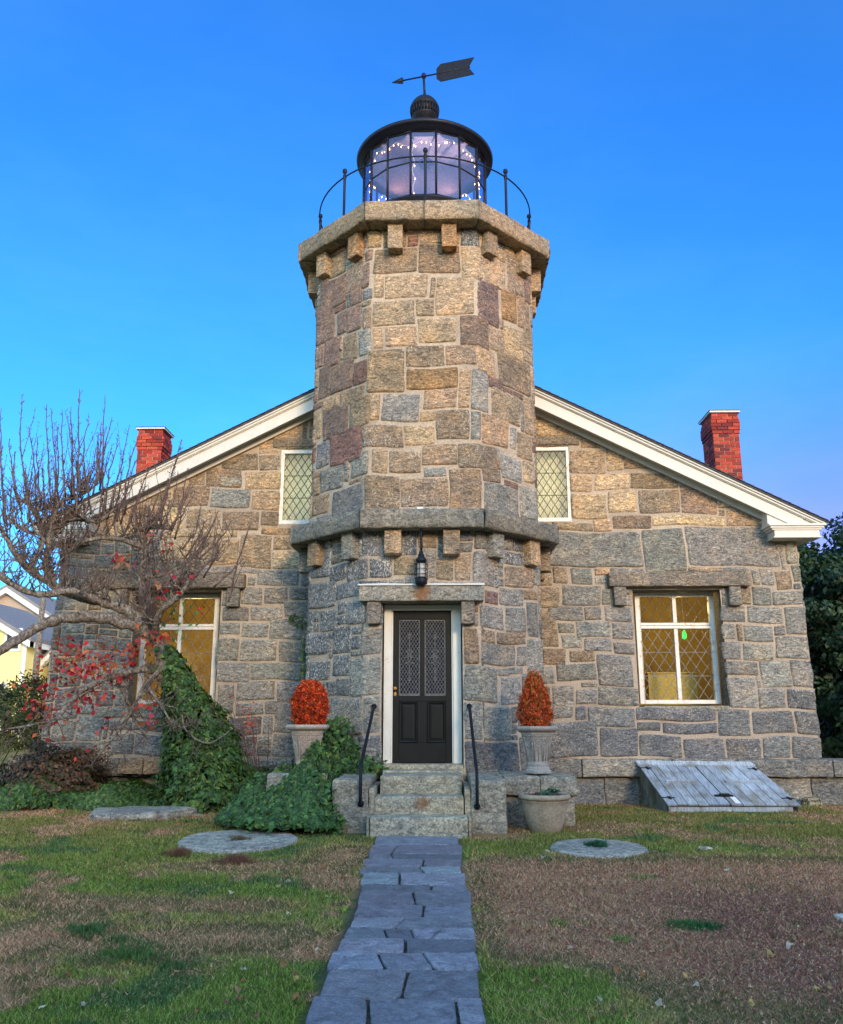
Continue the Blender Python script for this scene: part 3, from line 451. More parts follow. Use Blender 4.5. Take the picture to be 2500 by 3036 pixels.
def tower_pos(U, V, H):
    U = np.asarray(U) % PER; X = np.zeros_like(U); Y_ = np.zeros_like(U); NX = np.zeros_like(U); NY = np.zeros_like(U)
    for (a, b, p, q) in segs:
        m = (U >= a) & (U <= b + 1e-9); t = (U[m] - a) / (b - a); X[m] = p[0] + (q[0] - p[0]) * t; Y_[m] = p[1] + (q[1] - p[1]) * t
        tx, ty = (q[0] - p[0]) / (b - a), (q[1] - p[1]) / (b - a); NX[m] = ty; NY[m] = -tx
        for (g, s_) in ((a, 1), (b, -1)):     # soften the arris
            if g in (0, PER): continue
            d = np.abs(U[m] - g); k = np.clip(1 - d / .022, 0, 1); ang = math.radians(22.5) * k * (-s_)
            nx, ny = NX[m], NY[m]; NX[m] = nx * np.cos(ang) - ny * np.sin(ang); NY[m] = nx * np.sin(ang) + ny * np.cos(ang)
            X[m] -= NX[m] * k * .004; Y_[m] -= NY[m] * k * .004
    return np.stack([X + NX * H, TC + Y_ + NY * H, np.asarray(V) + 0 * U], 1)

# ================================================================== LIGHTHOUSE
LH = thing('stone_lighthouse', (0, TC, 0), 'octagonal granite light tower with black glazed lantern room before the gabled house', 'lighthouse')
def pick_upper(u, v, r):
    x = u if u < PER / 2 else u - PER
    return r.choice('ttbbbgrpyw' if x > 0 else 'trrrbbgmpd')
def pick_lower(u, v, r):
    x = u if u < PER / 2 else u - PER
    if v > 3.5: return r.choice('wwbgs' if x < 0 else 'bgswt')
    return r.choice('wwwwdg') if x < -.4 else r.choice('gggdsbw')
TU_ = parse(TU); TL_ = parse(TLO)
okU = lambda U, V: (U > -4.2) & (U < 4.2)
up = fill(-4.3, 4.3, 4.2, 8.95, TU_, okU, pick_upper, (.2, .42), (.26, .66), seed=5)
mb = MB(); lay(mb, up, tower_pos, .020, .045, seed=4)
backing(mb, lines(-4.4, 4.4, .1, [s for s in (-(BB), BB, BB + (A - BB) * 2 ** .5, -(BB + (A - BB) * 2 ** .5))]), lines(4.2, 9.0, .12), tower_pos, okU)
mb.build('upper_wall', [M['stone'], M['mortar']], LH)
DX0, DX1, DZ0, DZ1 = -.575, .565, .66, 2.92
okL = lambda U, V: (U > -4.2) & (U < 4.2) & ~((U > DX0) & (U < DX1) & (V < DZ1)) & ~((np.abs(U) < .9) & (V > 2.92) & (V < 3.17))
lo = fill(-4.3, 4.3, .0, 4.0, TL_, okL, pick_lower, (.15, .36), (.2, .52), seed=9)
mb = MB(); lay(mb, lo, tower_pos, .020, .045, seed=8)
okB = lambda U, V: (U > -4.3) & (U < 4.3) & ~((U > DX0) & (U < DX1) & (V < DZ1) & (V > DZ0))
backing(mb, lines(-4.4, 4.4, .1, (-BB, BB, BB + (A - BB) * 2 ** .5, -(BB + (A - BB) * 2 ** .5), DX0, DX1)), lines(0, 4.1, .1, (DZ0, DZ1)), tower_pos, okB)
# reveal of the doorway
for (a, b, seed) in ((DX0 - .3, DX0, 1), (DX1, DX1 + .3, 2)):
    rough_box(mb, a, b, TC - A + .02, -1.86, DZ0 - .1, DZ1 + .05, .006, seed=seed, mi=0, col=(.16, .155, .14, .3))
mb.build('base_wall', [M['stone'], M['mortar']], LH)
def oct_ledge(name, A2, k, z0, z1, mat, rough, joints=()):
    mb = MB(); b = k * A2; P = octo(A2, b); r = np.random.RandomState(int(z0 * 10))
    inn = octo(A - .1, BB - .02)
    for i in range(8):
        p, q = P[i - 1], P[i]; a_, b_ = inn[i - 1], inn[i]
        cuts = [0, 1] if i not in (0,) or not joints else [0] + list(joints) + [1]
        for c0, c1 in zip(cuts[:-1], cuts[1:]):
            L = math.hypot(q[0] - p[0], q[1] - p[1]); g = .006 / L; s0, s1 = c0 + g, c1 - g
            n = max(3, int(L * (s1 - s0) / .07)); S = np.linspace(s0, s1, n); V = []; F = []
            prof = [(1.3, z1 - .002, 0), (.1, z1 + .004, .2), (.02, z1, .6), (0, z1 - .015, 1), (0, z1 - (z1 - z0) * .33, 1), (0, z1 - (z1 - z0) * .66, 1), (0, z0 + .02, 1), (.02, z0, 1), (.3, z0 + .01, .5), (1.3, z0 + .01, 0)]
            nx, ny = (q[1] - p[1]) / L, -(q[0] - p[0]) / L; shade = r.uniform(.8, 1.15); tint = (shade, shade * r.uniform(.96, 1.02), shade * r.uniform(.92, 1.02), 1)
            for s in S:
                X, Yv = p[0] + (q[0] - p[0]) * s, p[1] + (q[1] - p[1]) * s; IX, IY = a_[0] + (b_[0] - a_[0]) * s, a_[1] + (b_[1] - a_[1]) * s
                for (t, z, w) in prof:
                    t_ = min(t, 1.0) if t >= 1 else t / math.hypot(X - IX, Yv - IY)
                    x, y = X + (IX - X) * t_, Yv + (IY - Yv) * t_
                    d = w * rough * (nz(x * 1.0, y, z * 2, 9, i) + .6 * nz(x, y, z, 28, i + 20)); dz = w * rough * .5 * nz(x, y, 0, 16, i + 3) * (1 if z < z1 - .05 else .4)
                    V.append((x + nx * d, TC + y + ny * d, z + dz))
            m = len(prof)
            for j in range(n - 1):
                for k_ in range(m - 1): F.append((j * m + k_, j * m + k_ + 1, (j + 1) * m + k_ + 1, (j + 1) * m + k_))
            F.append(tuple(range(m))); F.append(tuple((n - 1) * m + k_ for k_ in range(m))[::-1])
            mb.add(V, F, tint, 0, True)
    core = octo(A2 - .045, (k * A2 - .02)); n = 8
    mb.add([(x, TC + y, z) for z in (z0 + .03, z1 - .03) for x, y in core], [tuple(range(8))[::-1], tuple(range(8, 16))] + [(i, (i + 1) % 8, (i + 1) % 8 + 8, i + 8) for i in range(8)], (1, 1, 1, 1), 1)
    return mb.build(name, [mat, M['mortar']], LH)
oct_ledge('gallery_deck', 2.124, .419, 8.855, 9.191, M['ledge'], .012, (.52,))
oct_ledge('lower_ledge', 2.10, .424, 3.965, 4.245, M['low_ledge'], .016)
# corbels: two to a face
for (z0, z1, mat, dp, wd) in ((8.45, 8.86, 'stone', .215, .235), (3.59, 3.97, 'stone', .215, .24)):
    k = 0
    for i in (-3, -2, -1, 0, 1, 2, 3):
        for s in (-1, 1):
            k += 1; mb = MB(); ang = R(45 * i); cx = s * .42
            col = list(PAL[random.choice('otybt' if z0 > 5 else 'bggst')]) + [.35 if z0 > 5 else .6]
            def fn(P, ang=ang):
                x, y = P[..., 0].copy(), P[..., 1].copy(); P[..., 0] = x * math.cos(ang) - y * math.sin(ang); P[..., 1] = TC + x * math.sin(ang) + y * math.cos(ang); return P
            rough_box(mb, cx - wd / 2, cx + wd / 2, -(A + dp), -(A - .1), z0 + random.uniform(-.02, .02), z1, .008, .06, .012, seed=k, col=col, fn=fn)
            mb.build('corbel', M['stone'], LH)
# door surround
mb = MB(); rough_box(mb, -.90, .875, -2.44, -2.0, 2.935, 3.15, .012, seed=31); lint = mb.build('door_lintel', M['door_lintel'], LH)
lint['label'] = 'long granite lintel over the door with a rust stain'
mb = MB()
xs = np.linspace(-.905, .88, 60); V = []; F = []
for i, x in enumerate(xs):
    w = .012 * math.sin(x * 9) + .006 * math.sin(x * 31)
    V += [(x, -2.455, 3.152), (x, -2.46, 3.178 + w * .3), (x, -2.24, 3.20 + w)]
for i in range(len(xs) - 1):
    for k in range(2): F.append((i * 3 + k, i * 3 + 3 + k, i * 3 + 4 + k, i * 3 + 1 + k))
mb.add(V, F, smooth=True); mb.build('lead_flashing', M['trim'], lint)
for s, x0, x1 in ((0, -.78, -.585), (1, .55, .74)):
    mb = MB(); rough_box(mb, x0, x1, -2.40, -2.2, 2.615, 2.93, .007, seed=50 + s, col=(.24, .20, .155, .5)); mb.build('bracket', M['stone'], LH)
# door frame, leaf
mb = MB()
mb.box(-.56, -.452, -2.06, -1.95, .70, 2.925); mb.box(.432, .55, -2.06, -1.95, .70, 2.925); mb.box(-.452, .432, -2.058, -1.95, 2.845, 2.925)
mb.box(-.452, -.432, -2.03, -1.93, .70, 2.845); mb.box(.412, .432, -2.03, -1.93, .70, 2.845)
mb.build('door_casing', M['cream'], LH, .006)
mb = MB(); dx0, dx1, dz0, dz1, yf, yb = -.432, .412, .712, 2.84, -2.0, -1.955
gz0, gz1 = 1.62, 2.70
mb.box(dx0, dx0 + .088, yf, yb, dz0, dz1); mb.box(dx1 - .088, dx1, yf, yb, dz0, dz1)
mb.box(dx0 + .088, dx1 - .088, yf, yb, dz1 - .125, dz1); mb.box(dx0 + .088, dx1 - .088, yf, yb, dz0, dz0 + .27); mb.box(dx0 + .088, dx1 - .088, yf, yb, 1.555, 1.635)
mb.box(-.045, .025, yf, yb, 1.635, dz1 - .125); mb.box(-.075, .055, yf, yb, dz0 + .27, 1.555)
DR = mb.build('door', M['door'], LH, .005); DR['label'] = 'black panelled door with two leaded glass lights'
for (a, b) in ((dx0 + .088, -.075), (.055, dx1 - .088)):
    mb = MB(); z0, z1 = dz0 + .27, 1.555
    for q, y in ((0, -1.985), (.018, -2.008), (.034, -1.988)):
        pass
    ring = [(0, -1.996), (.012, -2.012), (.03, -2.004), (.042, -1.978), (.07, -1.986)]
    V = []; F = []
    for q, y in ring: V += [(a + q, y, z0 + q), (b - q, y, z0 + q), (b - q, y, z1 - q), (a + q, y, z1 - q)]
    for i in range(len(ring) - 1):
        for j in range(4): F.append((i * 4 + j, i * 4 + (j + 1) % 4, i * 4 + 4 + (j + 1) % 4, i * 4 + 4 + j))
    F.append(tuple(range(len(ring) * 4 - 4, len(ring) * 4))); mb.add(V, F); mb.build('lower_panel', M['door'], DR)
def diamonds(mb, x0, x1, z0, z1, y, px, pz, w, t=.006, hl=None, mi=0):
    """crossing lead strips clipped to a rectangle"""
    W, H = x1 - x0, z1 - z0; sl = pz / px
    for s in (1, -1):
        c = -H / sl - px
        start = math.floor(-(H / sl) / px) * px
        n = int((W + H / sl) / px) + 3
        for i in range(-1, n + 1):
            xb = start + i * px + px * .5   # x at bottom for s=1
            pts = []
            for z in (0, H):
                pts.append((xb + z / sl, z))
            (xa, za), (xb2, zb) = pts
            # clip to 0..W
            t0, t1 = 0., 1.
            dx = xb2 - xa
            for lim, sg in ((0, 1), (W, -1)):
                va, vb = sg * (xa - lim), sg * (xb2 - lim)
                if va < 0 and vb < 0: t0 = 2
                elif va < 0: t0 = max(t0, va / (va - vb))
                elif vb < 0: t1 = min(t1, va / (va - vb))
            if t1 - t0 < .01: continue
            P = [(xa + dx * k, za + (zb - za) * k) for k in (t0, t1)]
            if s == -1: P = [(W - p[0], p[1]) for p in P]
            (ax, az), (bx, bz) = P; L = math.hypot(bx - ax, bz - az)
            if L < .01: continue
            nx, nz_ = -(bz - az) / L * w / 2, (bx - ax) / L * w / 2; yy = y - (.0012 if s == 1 else 0)
            Q = [(ax + nx, az + nz_), (bx + nx, bz + nz_), (bx - nx, bz - nz_), (ax - nx, az - nz_)]
            mb.prism([(x0 + a, z0 + b) for a, b in Q], yy - t, yy, mi=mi)
    for z in (hl or []): mb.box(x0, x1, y - t - .004, y - t - .001, z - .006, z + .006, mi=mi)
for (a, b) in ((dx0 + .088, -.045), (.025, dx1 - .088)):
    mb = MB(); mb.box(a, b, -1.972, -1.966, 1.635, dz1 - .125); g_ = mb.build('leaded_glass', M['back_glass'], DR)
    mb = MB(); z0, z1 = 1.65, dz1 - .14; diamonds(mb, a + .012, b - .012, z0, z1, -1.974, .046, .072, .005)
    mb.box(a, b, -1.985, -1.974, 1.635, 1.65); mb.box(a, b, -1.984, -1.974, z1, z1 + .012); mb.box(a, a + .01, -1.984, -1.974, z0, z1); mb.box(b - .01, b, -1.984, -1.974, z0, z1)
    cx = (a + b) / 2; zc = (z0 + z1) / 2
    for rr, rz in ((.028, .05), (.016, .03)): mb.tube([(cx + rr * math.cos(q), -1.984, zc + rz * math.sin(q)) for q in np.linspace(0, 6.283, 17)], .004, 5, False)
    for s in (-1, 1):
        for s2 in (-1, 1):
            mb.tube([(cx + s2 * (.006 + .05 * math.sin(q)), -1.984, zc + s * (.05 + .06 * q / 3 + .02 * math.sin(2 * q))) for q in np.linspace(0, 3.1, 9)], .003, 4, False)
            zz = zc + s * .30; mb.tube([(cx, -1.984, zz - .035), (cx + s2 * .024, -1.984, zz), (cx, -1.984, zz + .035)], .0035, 4, False)
            zz = zc + s * .20; mb.tube([(cx, -1.984, zz - .02), (cx + s2 * .018, -1.984, zz), (cx, -1.984, zz + .02)], .003, 4, False)
        mb.tube([(cx, -1.984, zc + s * .08), (cx, -1.984, zc + s * .36)], .003, 4, False); mb.tube([(cx + s * .028, -1.984, zc), (cx + s * .075, -1.984, zc)], .003, 4, False)
    for k in range(26):
        z = z0 + (k + .5) / 26 * (z1 - z0)
        for x in (a + .014, b - .014): mb.lathe([(.0, z - .006), (.006, z), (.0, z + .006)], x, -1.986, 6)
    for k in range(7):
        x = a + (k + .5) / 7 * (b - a); mb.lathe([(.0, z1 - .008), (.008, z1), (.0, z1 + .008)], x, -1.986, 6); mb.lathe([(.0, z0 + .002), (.008, z0 + .012), (.0, z0 + .02)], x, -1.986, 6)
    mb.build('lead_tracery', M['lead'], DR)
mb = MB()
for z, w in ((1.735, .024), (1.655, .020)):
    V = []; prof = [(.003, 0), (.011, .012), (w, .03), (w, .045), (.008, .06)]
    if z < 1.7: prof = [(.022, 0), (.02, .008), (.008, .012)]
    n = 12; V = [(-.397 + r * math.cos(6.283 * j / n), -2.0 - d, z + r * (1.4 if z < 1.7 else 1) * math.sin(6.283 * j / n)) for r, d in prof for j in range(n)]
    F = [(i * n + j, i * n + (j + 1) % n, i * n + n + (j + 1) % n, i * n + n + j) for i in range(len(prof) - 1) for j in range(n)] + [tuple((len(prof) - 1) * n + j for j in range(n))]; mb.add(V, F, smooth=True)
mb.build('door_handle', M['brass'], DR)
# ------ lantern room
LZ0, LZ1 = 9.93, 11.2; LR = 1.115
def ringp(r, n, off=0): return [(r * math.sin(2 * math.pi * (i + off) / n), TC - r * math.cos(2 * math.pi * (i + off) / n)) for i in range(n)]
mb = MB(); mb.lathe([(1.16, 9.185), (1.16, 9.25), (1.12, 9.27), (1.12, 9.88), (1.15, 9.90), (1.15, 9.93), (1.05, 9.94)], 0, TC, 64)
LNT = mb.build('lantern_room', M['iron_blue'], LH)
mb = MB(); P = ringp(LR, 16, .5)
for i in range(16):
    p = P[i]; q = P[i - 1]
    mb.tube([(p[0], p[1], LZ0), (p[0], p[1], LZ1)], .02, 6)
    mb.tube([(p[0] * 1.015, (p[1] - TC) * 1.015 + TC, LZ0), (p[0] * 1.015, (p[1] - TC) * 1.015 + TC, LZ1)], .012, 4)
    for z, r in ((LZ0 + .02, .02), (10.585, .014), (LZ1 - .01, .022)): mb.tube([(p[0], p[1], z), (q[0], q[1], z)], r, 5)
mb.build('glazing_bar', M['iron_blue'], LNT)
for i in range(16):
    p, q = P[i], P[i - 1]; mb = MB(); mb.add([(p[0], p[1], LZ0), (q[0], q[1], LZ0), (q[0], q[1], LZ1), (p[0], p[1], LZ1)], [(0, 1, 2, 3)]); mb.build('pane', M['lantern_glass'], LNT)
mb = MB(); mb.lathe([(1.09, 11.19), (.9, 11.26), (.5, 11.36), (.001, 11.40)], 0, TC, 48); cl = mb.build('ceiling', M['ceiling'], LNT)
mb = MB(); mb.lathe([(1.10, 11.20), (1.135, 11.19), (1.15, 11.22), (1.18, 11.225), (1.20, 11.26), (1.235, 11.265), (1.255, 11.285), (1.26, 11.325), (1.24, 11.345), (1.2, 11.355), (.8, 11.58), (.4, 11.82), (.24, 11.92), (.14, 12.0), (.13, 12.13)], 0, TC, 72)
RF = mb.build('lantern_roof', M['iron_blue'], LNT)
mb = MB(); mb.lathe([(.12, 12.1), (.15, 12.15), (.20, 12.21), (.235, 12.28), (.245, 12.30), (.238, 12.31), (.245, 12.45), (.272, 12.465), (.276, 12.49), (.262, 12.53), (.235, 12.59), (.18, 12.66), (.10, 12.71), (.05, 12.74), (.03, 12.80), (.022, 12.84)], 0, TC, 36)
for i in range(26):
    a = 2 * math.pi * i / 26; ca, sa = math.cos(a), math.sin(a)
    mb.tube([((.238) * ca, TC + .238 * sa, 12.30), ((.262) * ca, TC + .262 * sa, 12.38), ((.268) * ca, TC + .268 * sa, 12.46)], .013, 4)
mb.build('vent_ball', M['iron'], LNT)
mb = MB(); mb.lathe([(.0, 11.02), (.13, 11.03), (.15, 11.06), (.13, 11.1), (.02, 11.12), (.02, 11.38)], .03, TC - .35, 24); mb.build('hanging_disc', M['iron_blue'], LNT)
# interior warm lamp in the lantern (lit in the photo)
for (x, y) in ((.5, TC + .78), (-.62, TC + .70)):
    ld = bpy.data.lights.new('lantern_lamp', 'POINT'); ld.energy = 1.3; ld.color = (1, .5, .2); ld.shadow_soft_size = .04
    lo_ = bpy.data.objects.new('lantern_lamp', ld); coll().objects.link(lo_); lo_.location = (x, y, 10.98)
# gallery rail
GR = thing('gallery_railing', (0, TC, 9.19), 'thin black iron ring railing with ball-topped posts round the lantern gallery', 'railing')
RR = 1.9; RZ = 10.12
mb = MB(); mb.tube([(RR * math.sin(a), TC - RR * math.cos(a), RZ + .0 * a) for a in np.linspace(0, 2 * math.pi, 73)], .013, 6, False); mb.build('top_rail', M['iron'], GR)
for i in range(8):
    a = R(45 * i + 1.5); x, y = RR * math.sin(a), TC - RR * math.cos(a); mb = MB()
    mb.lathe([(.04, 9.185), (.035, 9.22), (.022, 9.24), (.022, 10.07), (.030, 10.09), (.030, 10.15), (.018, 10.165), (.018, 10.18), (.034, 10.195), (.042, 10.225), (.034, 10.258), (.0, 10.268)], x, y, 10); mb.build('post', M['iron'], GR)
# string lights inside the lantern
SL = thing('string_light', (0, TC, 9.95), 'string of warm white bulbs looped inside the lantern room windows', 'string lights')
mb = MB(); bulbs = []
def cord(fn, n, nb, sag):
    pts = []
    for i in range(n + 1):
        t = i / n; p = fn(t); pts.append((p[0], p[1], p[2]))
    mb.tube(pts, .006, 4, False)
    for k in range(nb):
        p = fn((k + .5 + random.uniform(-.25, .25)) / nb); bulbs.append((p[0] + random.uniform(-.02, .02), p[1], p[2] - random.uniform(.02, .06)))
rr = 1.0
top = lambda t: (rr * math.sin(R(-112 + 224 * t)), TC - rr * math.cos(R(-112 + 224 * t)), 11.14 - .10 * abs(math.sin(t * math.pi * 8)) - .05 * math.sin(t * 17))
cord(top, 70, 38, 0)
cord(lambda t: (-.19 + .02 * math.sin(t * 20) + .03 * t, TC - 1.0, 11.1 - 1.12 * t), 30, 4, 0)
for s in (-1, 1): cord(lambda t, s=s: (s * rr * math.sin(R(40 + 45 * t)), TC - rr * math.cos(R(40 + 45 * t)), 10.12 + .10 * math.sin(t * 9) + .05 * t), 20, 9, 0)
for s in (-1, 1): cord(lambda t, s=s: (s * 1.0 * math.sin(R(84)) + .01 * math.sin(t * 30), TC - 1.0 * math.cos(R(84)), 11.0 - .8 * t), 14, 7, 0)
mb.build('cord', M['cord'], SL)
b0 = None
for p in bulbs:
    if b0 is None:
        m2 = MB(); m2.lathe([(.002, .018), (.005, .010), (.0065, .0), (.004, -.010), (.0, -.024)][::-1], 0, 0, 8); sv = SL.location.copy(); SL.location = (0, 0, 0); b0 = m2.build('bulb', M['bulb'], SL); SL.location = sv; b = b0
    else: b = b0.copy(); coll().objects.link(b)
    b.location = Vector(p) - SL.location
# ------ weather vane
WV = thing('weather_vane', (0, TC, 12.8), 'black arrow weather vane with forked tail on top of the tower', 'weather vane')
ca, sa = math.cos(R(-14)), math.sin(R(-14))
def vv(s, z, n=0): return (-.016 + s * ca - n * sa, TC + s * sa + n * ca, z)
mb = MB(); mb.tube([(0, TC, 12.78), (-.016, TC, 13.16)], .022, 8); mb.lathe([(.0, 13.15), (.04, 13.17), (.052, 13.21), (.04, 13.25), (.0, 13.265)], -.016, TC, 12); mb.build('pole', M['iron'], WV)
mb = MB(); mb.tube([vv(-.42, 13.2), vv(.9, 13.2)], .015, 6); mb.build('shaft', M['iron'], WV)
mb = MB(); T = []
for s, z in ((-.63, 13.2), (-.42, 13.27), (-.40, 13.2), (-.42, 13.13)): T.append((s, z))
for n_ in (1,): mb.add([vv(s, z, -.012) for s, z in T] + [vv(s, z, .012) for s, z in T], [(0, 1, 2, 3), (7, 6, 5, 4), (0, 4, 5, 1), (1, 5, 6, 2), (2, 6, 7, 3), (3, 7, 4, 0)])
mb.tube([vv(-.63, 13.2), vv(-.43, 13.2)], [.002, .04], 8); mb.build('arrow_head', M['iron'], WV)
mb = MB(); T = [(.25, 13.09), (.33, 13.01), (.98, 13.03), (.87, 13.2), (.98, 13.40), (.33, 13.40), (.25, 13.31)]; n = len(T)
mb.add([vv(s, z, -.006) for s, z in T] + [vv(s, z, .006) for s, z in T], [tuple(range(n)), tuple(range(n, 2 * n))[::-1]] + [(i, i + n, (i + 1) % n + n, (i + 1) % n) for i in range(n)]); mb.build('tail', M['iron'], WV)
# ================================================================== STONE HOUSE
HS = thing('stone_house', (0, 4.5, 0), 'gabled grey and tan rubble-stone house with white rake boards behind the tower', 'house')
W = 6.35; ZE, RE, RS = 4.534, 6.675, .508
def roofz(x): return ZE + (RE - np.abs(x)) * RS
OPEN = [(3.50, 4.98, 1.50, 3.43), (-4.98, -3.50, 1.50, 3.43), (1.56, 2.545, 4.62, 5.975), (-2.575, -1.56, 4.60, 5.955)]
def inop(U, V, m=0):
    k = np.zeros(np.shape(U), bool)
    for a, b, c, d in OPEN: k |= (U > a - m) & (U < b + m) & (V > c - m) & (V < d + m)
    return k
okF = lambda U, V: (V < roofz(U) - .32) & ~inop(U, V) & (np.abs(U) > 1.55) & ~((np.abs(np.abs(U) - 4.25) < 1.18) & (V > 3.47) & (V < 3.72)) & ~((np.abs(np.abs(U) - 5.16) < .11) & (V > 3.13) & (V < 3.5)) & ~((np.abs(np.abs(U) - 3.25) < .11) & (V > 3.15) & (V < 3.5))
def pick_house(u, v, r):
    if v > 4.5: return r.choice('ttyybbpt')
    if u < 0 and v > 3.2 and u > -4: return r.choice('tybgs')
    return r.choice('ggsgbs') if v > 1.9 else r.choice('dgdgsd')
given = [s for s in parse(RW) + parse(LW)]
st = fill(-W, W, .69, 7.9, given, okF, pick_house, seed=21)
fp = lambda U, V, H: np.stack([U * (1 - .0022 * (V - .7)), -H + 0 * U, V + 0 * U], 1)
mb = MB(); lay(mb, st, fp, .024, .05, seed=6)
ex = sorted({x for o in OPEN for x in o[:2]}); ez = sorted({x for o in OPEN for x in o[2:]})
# backing with the gable edge followed exactly
us = lines(-W, W, .1, ex + [0]); vs = lines(0, 4.55, .1, [z for z in ez if z < 4.5]); okW = lambda U, V: ~inop(U, V)
backing(mb, us, vs, fp, okW)
us = lines(-W, W, .1, ex + [0]); P = []; F = []
T = np.linspace(0, 1, 34)
zz = sorted(set(list(np.arange(4.55, 8, .1)) + [4.6, 4.62, 5.955, 5.975]))
U, V = np.meshgrid(us, zz); Vc = np.minimum(V, roofz(U) - .12); Pq = fp(U.ravel(), Vc.ravel(), 0 * U.ravel() + .007 * nz(U.ravel() * 6, Vc.ravel() * 6, 0, 6, 9)); n = len(us)
for q in range(len(zz) - 1):
    for p in range(n - 1):
        um = (us[p] + us[p + 1]) / 2; vm = (zz[q] + zz[q + 1]) / 2
        if zz[q] < roofz(um) and not inop(np.array(um), np.array(vm)): F.append((q * n + p, q * n + p + 1, (q + 1) * n + p + 1, (q + 1) * n + p))
mb.add(Pq, F, (1, 1, 1, 1), 1, True)
for i, (a, b, c, d) in enumerate(OPEN):       # jambs, heads and sills of the openings
    dp = .46 if d < 4 else .16
    for k, (x0, x1, z0, z1) in enumerate(((a - .3, a, c - .2, d + .05), (b, b + .3, c - .2, d + .05), (a - .01, b + .01, d + .002, d + .25), (a - .01, b + .01, c - .3, c - .002))):
        rough_box(mb, x0, x1, .03, dp, z0, z1, .005, .1, seed=i * 4 + k, col=((.17, .165, .145, .3) if d < 4 else (.27, .2, .14, .2)))
mb.build('front_wall', [M['stone'], M['mortar']], HS)
for s in (-1, 1):
    sp = lambda U, V, H, s=s: np.stack([s * (W * (1 - .0022 * (V - .7)) + H), U if s > 0 else 9 - U, V + 0 * U], 1)
    okS = lambda U, V: (U > 0) & (U < 9) & (V < 4.6)
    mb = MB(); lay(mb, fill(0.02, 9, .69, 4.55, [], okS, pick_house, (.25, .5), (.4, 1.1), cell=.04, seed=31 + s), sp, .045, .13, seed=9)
    backing(mb, lines(0, 9, .3), lines(0, 4.6, .3), sp, lambda U, V: U == U); mb.build('side_wall', [M['stone'], M['mortar']], HS)
mb = MB(); mb.prism([(-W, 0), (W, 0), (W, 4.55), (0, 7.75), (-W, 4.55)], 8.9, 9.0, col=(.5, .5, .5, 1)); mb.build('back_wall', M['block'], HS)
# plinth course and base stones
mb = MB(); r = random.Random(5)
x = -6.75
while x < 8.2:
    L = r.uniform(.85, 1.5); x1 = min(x + L, 8.4)
    if x1 < -1.3 or x > 1.3: rough_box(mb, x + .008, x1 - .008, -.26, .3, .418, .69 + r.uniform(-.008, .008), .014, .08, .02, seed=r.randint(0, 999), col=(*(np.array(PAL[r.choice('bggs')]) * r.uniform(.8, 1.2)), .3))
    x = x1
x = -6.7
while x < 8.2:
    L = r.uniform(.5, 1.2); x1 = min(x + L, 8.4)
    if x1 < -1.3 or x > 1.3: rough_box(mb, x + .012, x1 - .012, -.15, .3, -.1, .402, .018, .08, .02, seed=r.randint(0, 999), col=(*(np.array(PAL[r.choice('gdds')]) * r.uniform(.8, 1.2)), .3))
    x = x1
mb.box(-6.7, -1.2, -.12, .28, -.1, .67, mi=1); mb.box(1.2, 8.35, -.12, .28, -.1, .67, mi=1)
rough_box(mb, -4.86, -4.46, -.5, -.27, .46, .70, .012, seed=71, col=(.26, .21, .15, .2)); rough_box(mb, -4.45, -4.03, -.5, -.27, .46, .70, .012, seed=72, col=(.28, .22, .15, .2))
mb.build('plinth', [M['stone'], M['mortar']], HS)
# lintels and brackets
for s in (-1, 1):
    mb = MB(); rough_box(mb, *(sorted((s * 3.07, s * 5.43))), -.16, .05, 3.468, 3.715, .014, seed=80 + s, col=(.22, .185, .145, .35)); mb.build('lintel', M['stone'], HS)
    for a, b in ((3.15, 3.36), (5.06, 5.265)):
        mb = MB(); rough_box(mb, *(sorted((s * a, s * b))), -.13, .05, 3.15, 3.465, .008, seed=84 + s, col=(.21, .19, .155, .4)); mb.build('bracket', M['stone'], HS)
    mb = MB(); rough_box(mb, *(sorted((s * 1.7, s * 2.70))), -.045, .05, 5.985, 6.15, .008, seed=90 + s, col=(.22, .18, .13, .3)); mb.build('lintel', M['stone'], HS)
# roof, rake boards, eave returns
def slope_pts(s, x0, x1, dz0, dz1, y0, y1):
    a, b = roofz(x0), roofz(x1)
    return [(s * x, y, z) for y in (y0, y1) for x, z in ((x0, a + dz0), (x1, b + dz0), (x1, b + dz1), (x0, a + dz1))]
BF = [(0, 1, 2, 3), (7, 6, 5, 4), (0, 4, 5, 1), (1, 5, 6, 2), (2, 6, 7, 3), (3, 7, 4, 0)]
mb = MB()
for s in (-1, 1):
    n = 46                                     # shingle courses with real butts
    for i in range(n):
        xa = RE + .03 - i * (RE + .03) / n; xb = xa - (RE + .03) / n
        lift = .014
        mb.add([(s * xa, y, float(roofz(xa)) - .0 + lift + .012 * .0) for y in (-.40, 9.4)] + [(s * xb, y, float(roofz(xb)) + .002) for y in (-.40, 9.4)] + [(s * xa, y, float(roofz(xa)) - .012) for y in (-.40, 9.4)], [(0, 1, 3, 2), (0, 4, 5, 1), (0, 2, 4), (1, 5, 3)])
    mb.add(slope_pts(s, 0, RE + .02, -.045, -.013, -.385, 9.4), BF)
RFH = mb.build('roof', M['shingle'], HS)
mb = MB()
